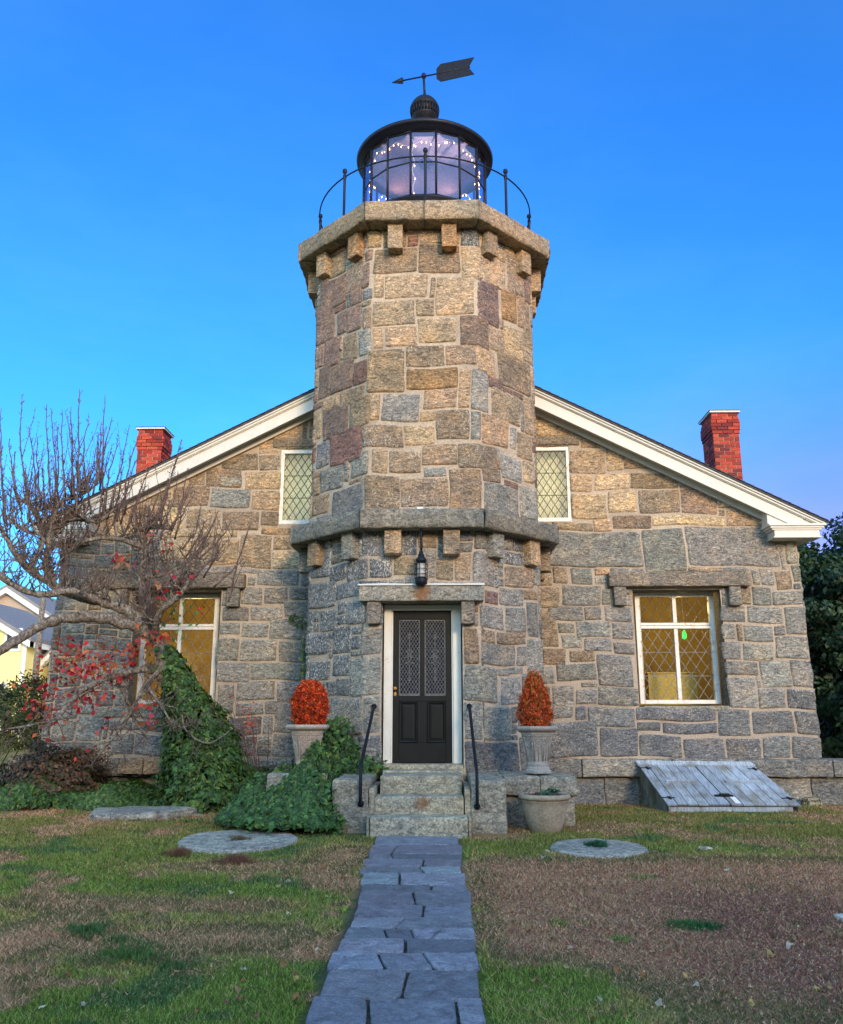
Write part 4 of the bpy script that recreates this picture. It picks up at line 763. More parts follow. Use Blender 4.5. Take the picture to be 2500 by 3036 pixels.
for s in (-1, 1):
    for x1, d0, d1, ya, yb in ((RE, -.075, -.046, -.37, -.02), (RE - .02, -.115, -.076, -.345, -.02), (RE - .03, -.13, -.116, -.325, -.02), (RE - .35, -.33, -.131, -.30, -.26), (RE - .38, -.345, -.315, -.31, -.262), (RE - .35, -.29, -.26, -.258, .0), (RE - .5, -.40, -.291, -.075, -.03)):
        mb.add(slope_pts(s, 0, x1, d0, d1, ya, yb), BF)
    for (x1, z0, z1, y) in ((6.70, 4.44, 4.50, -.37), (6.66, 4.40, 4.44, -.35), (6.62, 4.36, 4.40, -.33)):
        mb.box(RE * s, s * x1, -.3, 9.3, z0, z1) if False else None
    # boxed return
    mb.box(*sorted((s * 5.72, s * 6.66)), -.40, .02, 4.44, 4.475); mb.box(*sorted((s * 5.75, s * 6.63)), -.375, .02, 4.405, 4.438)
    mb.box(*sorted((s * 5.78, s * 6.60)), -.355, .02, 4.375, 4.403); mb.box(*sorted((s * 5.82, s * 6.56)), -.34, .02, 4.27, 4.373); mb.box(*sorted((s * 5.80, s * 6.58)), -.35, .02, 4.245, 4.268)
    # level eaves gutter board down the side
    mb.box(*sorted((s * 6.36, s * 6.56)), .022, 9.3, 4.27, 4.44); mb.box(*sorted((s * 6.562, s * 6.64)), .022, 9.3, 4.37, 4.50)
    mb.add([(s * 5.74, -.286, 4.476), (s * 6.6, -.286, 4.476), (s * 5.74, -.286, float(roofz(5.74)) - .135), (s * 5.74, .0, 4.476), (s * 6.6, .0, 4.476), (s * 5.74, 0., float(roofz(5.74)) - .135)], [(0, 1, 2), (5, 4, 3), (0, 3, 4, 1), (1, 4, 5, 2), (2, 5, 3, 0)])
mb.build('rake_trim', M['trim'], HS)
# chimneys: every brick is laid
def chimney(x0, x1, y0, y1, z0, z1, seed, label, left):
    mb = MB(); r = random.Random(seed); cz = .073; z = z0
    mb.box(x0 + .012, x1 - .012, y0 + .012, y1 - .012, z0, z1 - .03, mi=1, col=(.5, .38, .3, 1))
    k = 0; top_n = 5
    n = int((z1 - .06 - z0) / cz)
    for i in range(n):
        zz = z1 - .05 - (n - i) * cz; out = .028 if (n - i) in (3, 4, 5) else (.014 if (n - i) in (2, 6) else 0)
        for side in range(4):
            a, b = (x0, x1) if side in (0, 2) else (y0, y1)
            L = b - a + 2 * out; off = (.1 if (i % 2) else 0); p = a - out - off
            while p < b + out - .01:
                q = min(p + .205, b + out); p0 = max(p, a - out)
                if q - p0 > .03:
                    c = r.choice([(.30, .035, .022), (.36, .05, .028), (.24, .03, .024), (.42, .07, .04), (.17, .03, .03)]); c = (*(np.array(c) * r.uniform(.8, 1.2)), 1); j = r.uniform(-.003, .003); d = .02
                    zb, zt = zz + .005, zz + cz - .005
                    if side == 0: mb.box(p0 + .004, q - .004, y0 - out + j, y0 + d, zb, zt, col=c)
                    elif side == 2: mb.box(p0 + .004, q - .004, y1 - d, y1 + out + j, zb, zt, col=c)
                    elif side == 1: mb.box(x1 - d, x1 + out + j, p0 + .006, q - .006, zb, zt, col=c)
                    else: mb.box(x0 - out - j, x0 + d, p0 + .006, q - .006, zb, zt, col=c)
                p += .213
    mb.box(x0 - .045, x1 + .045, y0 - .045, y1 + .045, z1 - .048, z1 - .012, mi=2); mb.box(x0 - .055, x1 + .055, y0 - .055, y1 + .055, z1 - .011, z1 - .003, mi=3)
    o = mb.build('chimney', [M['brick'], M['mortar'], M['trim'], M['iron']], RFH); o['label'] = label
chimney(-5.93, -5.43, 2.2, 2.75, 4.7, 7.14, 3, 'left red brick chimney', True)
chimney(5.72, 6.24, 2.1, 2.8, 4.6, 7.36, 4, 'right red brick chimney', False)
# windows
def big_window(s, x0, x1, z0, z1, y):
    mb = MB(); fw = .085; zm = 2.853; xm = (x0 + x1) / 2
    mb.box(x0, x0 + fw, y - .04, y + .05, z0, z1); mb.box(x1 - fw, x1, y - .04, y + .05, z0, z1)
    mb.box(x0 + fw, x1 - fw, y - .038, y + .05, z1 - .07, z1); mb.box(x0 + fw, x1 - fw, y - .042, y + .05, z0, z0 + .065)
    mb.box(x1 - fw * .35, x1 - fw * .25, y - .052, y - .041, z0, z1); mb.box(x0 + fw * .9, x0 + fw * .98, y - .05, y - .041, z0, z1)
    mb.box(x0 + fw, x1 - fw, y - .025, y + .04, zm + .012, zm + .055); mb.box(x0 + fw, x1 - fw, y - .045, y + .04, zm - .045, zm + .003)
    for (a, b, c, d) in ((x0 + fw, x1 - fw, z0 + .065, zm - .046), (x0 + fw, x1 - fw, zm + .056, z1 - .071)):
        mb.box(xm - .032, xm + .032, y - .03, y + .038, c, d)
    wn_ = mb.build('window', M['window_paint'], HS, .004); wn_['label'] = 'tall white casement window of four diamond-leaded lights'
    for (a, b) in ((x0 + fw, xm - .032), (xm + .032, x1 - fw)):
        for k, (c, d) in enumerate(((z0 + .065, zm - .046), (zm + .056, z1 - .071))):
            m2 = MB(); m2.add([(a, y + .012, c), (b, y + .012, c), (b, y + .012, d), (a, y + .012, d)], [(0, 1, 2, 3)]); m2.build('pane', M['glass'], wn_)
            m2 = MB(); H = d - c; diamonds(m2, a, b, c, d, y + .006, .182, .268 if k == 0 else .25, .009, .007, [c + H / 3, c + 2 * H / 3] if k == 0 else None)
            m2.build('lead_lattice', M['lead'] if k == 0 else M['dark_lead'], wn_)
    m2 = MB(); rough_box(m2, x0 - .02, x1 + .03, -.02, y - .045, z0 - .11, z0 - .035, .006, seed=3); m2.build('sill', M['block'], wn_)
big_window(1, 3.585, 4.925, 1.555, 3.475 - .05, .36)
big_window(-1, -4.925, -3.585, 1.555, 3.425, .36)
def small_window(x0, x1, z0, z1, y, inner):
    mb = MB(); fw = .085
    mb.box(x0, x0 + fw, y - .03, y + .05, z0, z1); mb.box(x1 - fw, x1, y - .03, y + .05, z0, z1); mb.box(x0 + fw, x1 - fw, y - .028, y + .05, z1 - .075, z1); mb.box(x0 + fw, x1 - fw, y - .032, y + .05, z0, z0 + .07)
    wn_ = mb.build('window', M['window_paint'], HS, .004); wn_['label'] = 'upper white window with dense diamond leading beside the tower'
    a, b, c, d = x0 + fw, x1 - fw, z0 + .07, z1 - .075
    m2 = MB(); m2.add([(a, y + .022, c), (b, y + .022, c), (b, y + .022, d), (a, y + .022, d)], [(0, 1, 2, 3)]); m2.build('pane', M['glass'], wn_)
    m2 = MB(); diamonds(m2, a, b, c, d, y + .014, .128, .20, .012, .006, [c + (d - c) / 3, c + 2 * (d - c) / 3]); m2.build('lead_lattice', M['dark_lead'], wn_)
    V = []; F = []; xs = np.arange(a - .05, b + .05, .02)
    for i, x in enumerate(xs): V += [(x, y + .22 + .022 * (i % 2), c - .1), (x, y + .22 + .022 * (i % 2), d + .05)]
    for i in range(len(xs) - 1): F.append((2 * i, 2 * i + 2, 2 * i + 3, 2 * i + 1))
    m2 = MB(); m2.add(V, F, (.85, .84, .66, 1)); m2.build('pleated_shade', M['curtain'], wn_)
small_window(1.56, 2.545, 4.62, 5.975, .05, 0); small_window(-2.575, -1.56, 4.60, 5.955, .05, 0)
# lit rooms behind the windows
for s in (-1, 1):
    mb = MB(); a, b = sorted((s * 2.6, s * 6.1))
    mb.box(a, b, 3.0, 3.08, .7, 3.9); mb.box(a, a + .08, .5, 3.0, .7, 3.9); mb.box(b - .08, b, .5, 3.0, .7, 3.9); mb.box(a, b, .5, 3.1, 3.9, 3.98); mb.box(a, b, .5, 3.1, .62, .7)
    for k in range(7): mb.box(a + .081, b - .081, .9 + k * .3, .95 + k * .3, 3.74, 3.899)
    mb.build('interior_room', M['plaster'], HS)
mb = MB(); mb.box(-3.4, 3.4, 1.4, 1.5, 4.3, 6.1); mb.build('attic_partition', M['plaster'], HS)
for (x, y, z, e, c) in ((4.6, 1.4, 3.3, 26, (1, .72, .30)), (-4.3, 1.4, 3.0, 30, (1, .72, .34)), (2.2, 1.1, 5.3, 14, (1, .95, .62)), (-2.2, 1.1, 5.3, 14, (1, .95, .62))):
    ld = bpy.data.lights.new('room_lamp', 'POINT'); ld.energy = e * .7; ld.color = c; ld.shadow_soft_size = .12
    lo_ = bpy.data.objects.new('room_lamp', ld); coll().objects.link(lo_); lo_.location = (x, y, z)
mb = MB(); mb.box(3.89, 4.74, 1.0, 1.25, 1.62, 2.08); mb.box(3.87, 4.76, .98, 1.27, 2.083, 2.11); tag(mb.build('display_box', M['card'], None, .01), 'yellow display box standing behind the glass of the right ground-floor window', 'box')
mb = MB(); mb.box(3.6, 5.0, .95, 1.35, 1.55, 1.618); mb.box(3.62, 3.68, .97, 1.03, .7, 1.55); mb.box(4.92, 4.98, .97, 1.03, .7, 1.55); mb.box(3.62, 3.68, 1.27, 1.33, .7, 1.55); mb.box(4.92, 4.98, 1.27, 1.33, .7, 1.55); tag(mb.build('display_table', M['plaster']), 'dim table carrying the yellow box inside the right window', 'table')
mb = MB(); mb.lathe([(.0, 2.68), (.03, 2.70), (.04, 2.74), (.034, 2.78), (.02, 2.82), (.0, 2.84)], 4.56, .95, 16); gl_ = tag(mb.build('green_lamp', M['green']), 'small glowing green lamp seen through the right ground-floor window', 'lamp')
mb = MB(); mb.tube([(4.56, .95, 2.84), (4.56, .95, 3.9)], .006, 5); mb.build('flex', M['cord'], gl_)

# ================================================================== STEPS, BLOCKS, RAILS
def zg(y): return float(gz(y))
STP = thing('entrance_steps', (0, -3.4, 0), 'three grey granite steps between block cheeks leading up to the black door', 'steps')
mb = MB(); rough_box(mb, -.565, .565, -4.11, -3.70, -.08, .205, .007, .06, .02, seed=101); mb.build('step', M['step'], STP)
mb = MB(); rough_box(mb, -.545, .53, -3.75, -3.36, .15, .408, .007, .06, .02, seed=102); mb.build('step', M['step'], STP)
mb = MB(); rough_box(mb, -.505, .515, -3.40, -2.62, .33, .622, .007, .06, .02, seed=103); mb.build('step', M['step'], STP)
mb = MB(); rough_box(mb, -.52, .55, -2.66, -2.22, .4, .645, .007, .06, .015, seed=104); rough_box(mb, -.57, .56, -2.28, -1.9, .4, .705, .005, .06, .015, seed=105); mb.build('threshold', M['step'], STP)
for s, a, b in ((-1, -1.045, -.61), (1, .615, 1.035)):
    mb = MB(); rough_box(mb, a, b, -3.79, -2.2, -.1, .602, .014, .06, .022, seed=107 + s); mb.build('cheek_block', M['block'], STP)
    mb = MB(); q = sorted((s * .57, s * .61)); rough_box(mb, q[0], q[1], -4.05, -3.77, -.06, .20, .004, .05, .014, seed=117 + s); q = sorted((s * .54, s * .61)); rough_box(mb, q[0], q[1], -3.765, -2.62, -.06, .50, .004, .05, .014, seed=119 + s); mb.build('side_curb', M['step'], STP)
for s, P, lab in ((-1, [(-.673, -2.27, 1.48), (-.675, -2.40, 1.445), (-.70, -3.85, .775), (-.70, -3.88, .74), (-.70, -3.875, .345), (-.70, -3.86, .325), (-.70, -3.80, .325)], 'left of the entrance steps'), (1, [(.65, -2.27, 1.485), (.652, -2.40, 1.45), (.68, -3.85, .735), (.685, -3.88, .70), (.685, -3.875, .32), (.685, -3.86, .30), (.685, -3.80, .30)], 'right of the entrance steps')):
    HR = thing('handrail', (s * .69, -3.8, .3), 'sloping black iron pipe handrail ' + lab, 'handrail', 'handrails beside the entrance steps')
    mb = MB(); mb.tube(P, .021, 8); mb.build('rail', M['iron'], HR)
    mb = MB(); x, z = P[-1][0], P[-1][2]; mb.tube([(x, -3.806, z), (x, -3.785, z)], .038, 12); mb.tube([(P[0][0], -2.30, P[0][2]), (P[0][0], -2.25, P[0][2])], .036, 12); mb.build('wall_flange', M['iron'], HR)
PR = thing('stone_pedestal', (1.5, -2.8, 0), 'rough granite block pedestal right of the steps under the grey urn', 'pedestal')
mb = MB(); rough_box(mb, 1.045, 1.50, -3.20, -2.0, .375, .605, .016, .06, .025, seed=131); rough_box(mb, 1.51, 1.985, -3.16, -2.0, .37, .60, .016, .06, .025, seed=132); mb.build('cap_stone', M['block'], PR)
mb = MB(); rough_box(mb, 1.05, 1.34, -3.10, -2.0, -.1, .37, .012, seed=133); rough_box(mb, 1.37, 1.70, -3.08, -2.0, -.1, .365, .012, seed=134); rough_box(mb, 1.72, 1.94, -3.10, -2.0, -.1, .365, .012, seed=135); mb.build('base_stone', M['block'], PR)
PL = thing('stone_pedestal', (-1.5, -2.8, 0), 'mossy granite block pedestal half buried in ivy under the tan urn', 'pedestal')
mb = MB(); rough_box(mb, -1.985, -1.20, -3.08, -2.2, .40, .632, .016, .06, .03, seed=141); mb.build('cap_stone', M['block'], PL)
mb = MB(); rough_box(mb, -1.93, -1.22, -3.0, -2.2, -.1, .40, .012, seed=143); mb.build('base_stone', M['block'], PL)
# ------ urns: eight sides, gothic tracery
def urn(x, y, z, mat, label, R0=.285):
    U_ = thing('gothic_urn', (x, y, z), label, 'urn', 'gothic urns on the pedestals'); k = R0 / .285
    def pr(p): return [(r * k, z + h * k) for r, h in p]
    mb = MB(); c8 = math.pi / 8
    mb.lathe(pr([(.17, 0), (.185, .01), (.185, .045), (.165, .06), (.16, .085), (.145, .095)]), x, y, 8, c8, True); mb.build('foot', mat, U_, .004)
    mb = MB(); mb.lathe(pr([(.14, .09), (.148, .12), (.14, .15), (.16, .30), (.19, .42), (.213, .50), (.225, .52), (.225, .54), (.2, .545)]), x, y, 8, c8, True); mb.build('body', mat, U_, .004)
    mb = MB(); mb.lathe(pr([(.215, .53), (.25, .55), (.285, .565), (.302, .585), (.302, .605), (.285, .622), (.25, .622), (.235, .60), (.225, .54)]), x, y, 8, c8, True); mb.build('rim', mat, U_, .008)
    mb = MB(); mb.lathe(pr([(.225, .565), (.1, .58), (.001, .585)]), x, y, 16); mb.build('soil', M['soil'], U_)
    mb = MB()
    def onf(i, s, h, o=.004):      # point on side i: s sideways, h height
        r = np.interp(h, [.15, .30, .42, .50], [.14, .16, .19, .213]) * math.cos(c8) * k + o; a = i * math.pi / 4
        return (x + r * math.cos(a) - s * math.sin(a) * k, y + r * math.sin(a) + s * math.cos(a) * k, z + h * k)
    for i in range(8):
        for dx, dz in ((0, .026), (0, -.026), (.026, 0), (-.026, 0)): mb.tube([onf(i, dx + .022 * math.cos(t), .44 + dz + .022 * math.sin(t)) for t in np.linspace(0, 6.283, 11)], .006, 5, False)
        for s in (-1, 1):
            mb.tube([onf(i, s * .068, .485), onf(i, s * .062, .42), onf(i, s * .04, .385), onf(i, s * .012, .35), onf(i, 0, .31), onf(i, 0, .17)], .006, 5)
            mb.tube([onf(i, s * .058, .41), onf(i, s * .052, .35), onf(i, s * .05, .17)], .008, 5); mb.tube([onf(i, s * .05, .33), onf(i, s * .028, .365), onf(i, 0, .33)], .005, 5)
        mb.tube([onf(i, -.08, .493), onf(i, .08, .493)], .007, 5)
    mb.build('tracery', mat, U_); return U_
urn(-1.505, -2.86, .628, M['cast'], 'tan octagonal gothic urn left of the steps holding the rounded red bush', .280)
urn(1.515, -2.86, .60 + .02, M['cast_grey'], 'grey octagonal gothic urn right of the steps holding the pointed red bush', .275)
# ------ red potted shrubs
def leafs(P, N, size, aspect=.5, cols=None, jit=.6, seed=0, fold=.25):
    """one 4-corner leaf per point"""
    r = np.random.RandomState(seed); n = len(P); N = N + r.normal(size=(n, 3)) * jit; N /= np.linalg.norm(N, axis=1)[:, None]
    T = r.normal(size=(n, 3)); T -= N * (T * N).sum(1)[:, None]; T /= np.linalg.norm(T, axis=1)[:, None]; B = np.cross(N, T)
    s = (size * r.uniform(.6, 1.35, n))[:, None] if np.isscalar(size) else size[:, None]
    Q = np.stack([P - T * s * .5, P + B * s * aspect * .5 + N * s * fold * .4 - T * s * .05, P + T * s * .5 - N * s * fold * .3, P - B * s * aspect * .5 + N * s * fold * .4 - T * s * .05], 1)
    return Q.reshape(-1, 3), np.repeat(np.c_[cols, np.ones(n)], 4, axis=0)
def red_bush(x, y, z0, z1, rad, pointy, label, seed):
    B_ = thing('red_shrub', (x, y, z0), label, 'shrub', 'red shrubs in the gothic urns'); r = np.random.RandomState(seed)
    n = 17000; t = r.uniform(0, 1, n) ** .85
    prof = (lambda t: np.sqrt(np.clip(1 - (2 * t - .88) ** 2 / 1.3, 0, 1))) if not pointy else (lambda t: np.clip(np.minimum(.62 + 1.9 * t, 1) * (1 - t) ** .62 * 1.12, 0, 1))
    a = r.uniform(0, 6.283, n); rr = rad * prof(t) * (1 - .42 * r.uniform(0, 1, n) ** 2.2) * (1 + .09 * np.sin(a * 5 + t * 17) + .08 * np.sin(a * 11 - t * 27) + r.normal(size=n) * .045)
    P = np.stack([x + rr * np.cos(a), y + rr * np.sin(a), z0 + (z1 - z0) * t], 1); N = np.stack([np.cos(a), np.sin(a), .8 + 0 * a], 1)
    C = np.array([(.72, .055, .008), (.82, .10, .012), (.55, .03, .008), (.86, .19, .02), (.32, .02, .008)])[r.randint(0, 5, n)] * r.uniform(.7, 1.25, (n, 1))
    C *= (.55 + .75 * (np.sin(a * 6 + t * 19) * np.sin(t * 14 - a * 3) * .5 + .5))[:, None]; C[r.rand(n) < .07] = (.13, .07, .02)
    if pointy: C[r.rand(n) < .22] = (.30, .17, .03); up_ = t > .75; C[up_ & (r.rand(n) < .5)] = (.36, .17, .03)
    # sprigs poking out
    sp = []; sc = []
    for i in range(260 if pointy else 210):
        tt = r.uniform(.35, 1); aa = r.uniform(0, 6.283); r0 = rad * prof(np.array(tt)) * .92; L = r.uniform(.03, .08) * (1.3 if pointy else .8)
        d = np.array([math.cos(aa) * .5, math.sin(aa) * .5, 1]); b = np.array([x + r0 * math.cos(aa), y + r0 * math.sin(aa), z0 + (z1 - z0) * tt * .96])
        for k in range(14): sp.append(b + d * L * k / 14 + r.normal(size=3) * .005); sc.append(C[r.randint(n)])
    P = np.r_[P, sp]; N = np.r_[N, np.tile([0, -.5, .8], (len(sp), 1))]; C = np.r_[C, sc]
    V, CC = leafs(P, N, .027, .5, C, .8, seed); fast_mesh('foliage', V, 4, CC, M['leaf'], B_)
    mb = MB()
    for i in range(16):
        aa = r.uniform(0, 6.283); tt = r.uniform(.4, .9); r0 = rad * .7 * prof(np.array(tt)); mb.tube([(x, y, z0 - .02), (x + r0 * .5 * math.cos(aa), y + r0 * .5 * math.sin(aa), z0 + (z1 - z0) * tt * .5), (x + r0 * math.cos(aa), y + r0 * math.sin(aa), z0 + (z1 - z0) * tt)], [.008, .005, .002], 5)
    mb.build('stem', M['twig'], B_)
red_bush(-1.485, -2.86, 1.20, 1.80, .232, False, 'dense rounded flame-red shrub in the tan urn left of the door', 1)
red_bush(1.50, -2.86, 1.21, 1.90, .235, True, 'pointed orange-red shrub with loose tips in the grey urn right of the door', 2)
# ------ clay pot with a few leaves
PT = thing('clay_pot', (1.505, -3.62, 0), 'round weathered clay pot with a thick rim on the grass before the right pedestal', 'pot')
mb = MB(); px_, py_ = 1.505, -3.62
mb.lathe([(.165, -.015), (.185, .0), (.215, .08), (.25, .19), (.272, .30), (.278, .345), (.284, .35), (.284, .358), (.278, .362), (.28, .375)], px_, py_, 48); mb.build('body', M['clay'], PT)
mb = MB(); mb.lathe([(.27, .365), (.297, .37), (.312, .385), (.315, .405), (.303, .425), (.28, .432), (.258, .425), (.25, .39), (.25, .36)], px_, py_, 48); mb.build('rim', M['clay'], PT)
mb = MB(); mb.lathe([(.252, .392), (.1, .40), (.001, .402)], px_, py_, 24); mb.build('soil', M['soil'], PT)
PP = thing('potted_plant', (1.5, -3.62, .4), 'low sprigs of green leaves and dry brown stems in the clay pot', 'plant'); r = np.random.RandomState(3)
P = []; C = []; Sz = []
for i in range(20):
    a = r.uniform(0, 6.28); d = r.uniform(.0, .2); b = np.array([px_ + .06 + d * math.cos(a) * .9, py_ + d * math.sin(a), .405]); h = r.uniform(.02, .10)
    for k in range(7): P.append(b + [r.normal() * .025, r.normal() * .02, h * k / 7 + .005]); C.append((.035, .10, .05) if r.rand() < .8 else (.08, .15, .06)); Sz.append(r.uniform(.04, .075))
for i in range(260): a = r.uniform(0, 6.28); d = r.uniform(0, .23); P.append([px_ - .03 + d * math.cos(a), py_ + d * math.sin(a), .41 + r.uniform(0, .025)]); C.append((.17, .06, .04)); Sz.append(.03)
P = np.array(P); V, CC = leafs(P, np.tile([0, -.4, 1.], (len(P), 1)), np.array(Sz), .6, np.array(C), .7, 4); fast_mesh('leaves', V, 4, CC, M['leaf'], PP)
# ------ cellar bulkhead
CD = thing('cellar_hatch', (4.4, -.8, 0), 'weathered grey-blue wooden cellar hatch sloping from the stone plinth to the grass', 'hatch')
TL_, TR_, BL_, BR_ = np.array((3.345, -.27, .60)), np.array((5.16, -.27, .585)), np.array((3.51, -1.36, .085)), np.array((5.45, -1.30, .075))
def lidp(s, t, h=0):
    p = (TL_ * (1 - s) + TR_ * s) * (1 - t) + (BL_ * (1 - s) + BR_ * s) * t; nrm = np.array((0, -.42, .9)); return p + nrm * h
def plank(mb, s0, s1, t0, t1, h0, h1, col):
    V = [tuple(lidp(s, t, h)) for h in (h0, h1) for s, t in ((s0, t0), (s1, t0), (s1, t1), (s0, t1))]; mb.add(V, [(3, 2, 1, 0), (4, 5, 6, 7), (0, 1, 5, 4), (1, 2, 6, 5), (2, 3, 7, 6), (3, 0, 4, 7)], col)
r = random.Random(8)
for (a, b) in ((.0, .477), (.483, 1.0)):
    mb = MB(); n = 6; w = (b - a) / n
    for i in range(n):
        c = r.uniform(.8, 1.15); plank(mb, a + i * w + .003, a + (i + 1) * w - .003, .05, 1.0 + r.uniform(-.006, .012), 0.01, .032 + r.uniform(0, .003), (c, c, c * r.uniform(.97, 1.04), 1))
    hd = mb.build('hatch_door', M['wood'], CD)
    m2 = MB(); plank(m2, a + .12, b - .12, .46, .50, .034, .06, (1.1, 1.1, 1.1, 1)); m2.build('batten', M['wood'], hd)
    m2 = MB(); x = a + .045 if a < .1 else b - .045
    for t in (.13, .86): plank(m2, min(x, x + (.02)), x + .022, t - .035, t + .035, .034, .040, (1, 1, 1, 1)); plank(m2, x - .05, x + .05, t - .006, t + .006, .0345, .042, (1, 1, 1, 1))
    m2.build('hinge', M['iron'], hd)
mb = MB(); plank(mb, -.004, 1.004, -.02, .047, .005, .045, (1.25, 1.25, 1.25, 1)); plank(mb, -.01, .99, -.03, 0.0, -.02, .06, (1.3, 1.3, 1.3, 1)); mb.build('head_board', M['wood'], CD)
mb = MB(); plank(mb, .41, .55, .80, .83, .035, .05, (1, 1, 1, 1)); plank(mb, .45, .53, .79, .84, .05, .062, (1, 1, 1, 1)); mb.build('latch', M['iron'], CD)
mb = MB(); plank(mb, .52, .56, .84, .985, .0355, .042, (1.5, 1.5, 1.5, 1)); mb.build('pale_patch', M['white'], CD)
mb = MB(); gcol = (.62, .60, .45, 1)
for i in range(7):
    t0, t1 = i / 7 + .004, (i + 1) / 7 - .004; a, b = lidp(0.0, t0), lidp(0.0, t1); a = a + (.03, 0, 0); b = b + (.03, 0, 0)
    mb.add([(a[0], a[1], -.05), (b[0], b[1], -.05), (b[0], b[1], b[2]), (a[0], a[1], a[2]), (a[0] + .03, a[1], -.05), (b[0] + .03, b[1], -.05), (b[0] + .03, b[1], b[2]), (a[0] + .03, a[1], a[2])], [(0, 1, 2, 3), (7, 6, 5, 4), (0, 4, 5, 1), (2, 6, 7, 3), (1, 5, 6, 2), (0, 3, 7, 4)], gcol)
    a, b = lidp(1.0, t0), lidp(1.0, t1); mb.add([(a[0] - .04, a[1], -.05), (b[0] - .04, b[1], -.05), (b[0] - .04, b[1], b[2]), (a[0] - .04, a[1], a[2])], [(0, 1, 2, 3)], gcol)
mb.box(3.56, 5.34, -1.30, -1.27, -.05, .07, col=(1, 1, 1, 1)); mb.build('side_boards', M['wood'], CD)
mb = MB(); mb.tube([(5.14, -.20, .27), (5.22, -.36, .29), (5.30, -.40, .26), (5.31, -.41, .17), (5.31, -.41, .12)], .022, 8); tag(mb.build('drain_pipe', M['pipe']), 'short white plastic pipe elbow beside the cellar hatch', 'pipe')
mb = MB(); rough_box(mb, 5.83, 6.12, -.50, -.30, -.05, .14, .02, .04, .06, seed=201, col=(1.3, 1.2, .9, 1)); tag(mb.build('field_stone', M['block']), 'small pale field stone lying against the plinth right of the cellar hatch', 'stone')
# ------ wall lantern and flood light
WL = thing('wall_lantern', (-.012, -2.5, 3.92), 'black caged ship lantern hanging on a strap bracket above the door', 'lantern')
lx, ly = -.012, -2.55
mb = MB(); mb.tube([(lx, -2.30, 3.955), (lx, -2.46, 3.945), (lx, ly, 3.90), (lx, ly, 3.80), (lx + .01, ly - .02, 3.70), (lx, ly, 3.60)], [.016] * 6, 6)
for k in range(5): mb.tube([(lx + .018 * math.sin(q), ly + .012 * math.cos(q), 3.66 + k * .045 + .016 * math.cos(q)) for q in np.linspace(0, 6.283, 9)], .006, 4, False)
mb.build('bracket', M['iron'], WL)
mb = MB(); mb.lathe([(.028, 3.62), (.03, 3.585), (.045, 3.575), (.045, 3.54), (.068, 3.52), (.078, 3.495), (.078, 3.475), (.062, 3.47), (.062, 3.45)][::-1], lx, ly, 20); mb.build('cap', M['iron'], WL)
mb = MB(); mb.lathe([(.0, 3.145), (.075, 3.148), (.085, 3.155), (.085, 3.235), (.07, 3.25), (.06, 3.255), (.02, 3.256)], lx, ly, 20); mb.build('base', M['iron'], WL)
mb = MB(); mb.lathe([(.05, 3.255)] + [(.05 + .004 * (i % 2), 3.26 + i * .012) for i in range(16)] + [(.05, 3.452)], lx, ly, 16); mb.build('lamp_glass', mat_vary('ribbed_glass', (.34, .33, .30), (.5, .48, .42), 20, .25), WL)
mb = MB()
for i in range(6):
    a = i * math.pi / 3 + .3; mb.tube([(lx + .09 * math.cos(a), ly + .09 * math.sin(a), z) for z in (3.22, 3.49)], .005, 4)
for z in (3.29, 3.365, 3.44): mb.tube([(lx + .09 * math.cos(q), ly + .09 * math.sin(q), z) for q in np.linspace(0, 6.283, 19)], .005, 4, False)
mb.build('cage', M['iron'], WL)
FL = thing('flood_light', (-.03, -2.4, 4.25), 'small grey flood light box sitting on the lower ledge of the tower', 'light')
mb = MB(); mb.box(-.075, .01, -2.42, -2.34, 4.26, 4.305); mb.build('housing', M['pipe'], FL, .006)
mb = MB(); mb.tube([(-.085, -2.37, 4.275), (-.25, -2.33, 4.262), (-.35, -2.26, 4.268)], .006, 5); mb.build('cable', M['pipe'], FL)
# ================================================================== GROUND, PATH, LAWN
def sm(a, b, x): t = np.clip((x - a) / (b - a), 0, 1); return t * t * (3 - 2 * t)
def vn(x, y, f, seed):                    # value noise 0..1
    r = np.random.RandomState(seed); G = r.rand(256, 256); X, Y_ = x * f, y * f; i, j = np.floor(X).astype(int), np.floor(Y_).astype(int); u, v = X - i, Y_ - j; u = u * u * (3 - 2 * u); v = v * v * (3 - 2 * v)
    g = lambda a, b: G[a % 256, b % 256]
    return (g(i, j) * (1 - u) + g(i + 1, j) * u) * (1 - v) + (g(i, j + 1) * (1 - u) + g(i + 1, j + 1) * u) * v
def fbm(x, y, f, seed, o=4): return sum(vn(x, y, f * 2 ** k, seed + k) / 2 ** k for k in range(o)) / sum(1 / 2 ** k for k in range(o))
def brown(x, y):
    n = fbm(x, y, .9, 3); m = fbm(x, y, 2.6, 13)
    right = sm(.45, .8, x) * sm(-4.8, -5.9, y) * (1 - sm(-8.3, -9.1, y + (n - .5) * 1.6 + .95 * np.clip(x - 1.0, 0, 1)) * (1 - .35 * (x > 1.3))) * .97
    left = sm(.525, .60, n * .5 + m * .5) * .85
    b = np.where(x > .45, np.maximum(right * sm(.28, .42, m + .12), left * .8), left)
    for cx, cy, rx, ry, v in ((2.12, -7.75, .18, .14, 0), (-2.55, -8.05, .4, .5, 1), (-1.75, -8.6, .35, .35, .2), (-1.2, -8.1, .6, .35, .9), (.85, -9.4, .5, .35, .05), (-2.6, -7.2, .8, .25, .75), (-1.6, -5.75, .9, .25, .8), (-.75, -5.2, .3, .5, .9), (-1.45, -7.25, .5, .2, .8)):
        k = np.exp(-(((x - cx) / rx) ** 2 + ((y - cy) / ry) ** 2)); b = b * (1 - k) + v * k
    return np.clip(b, 0, 1)
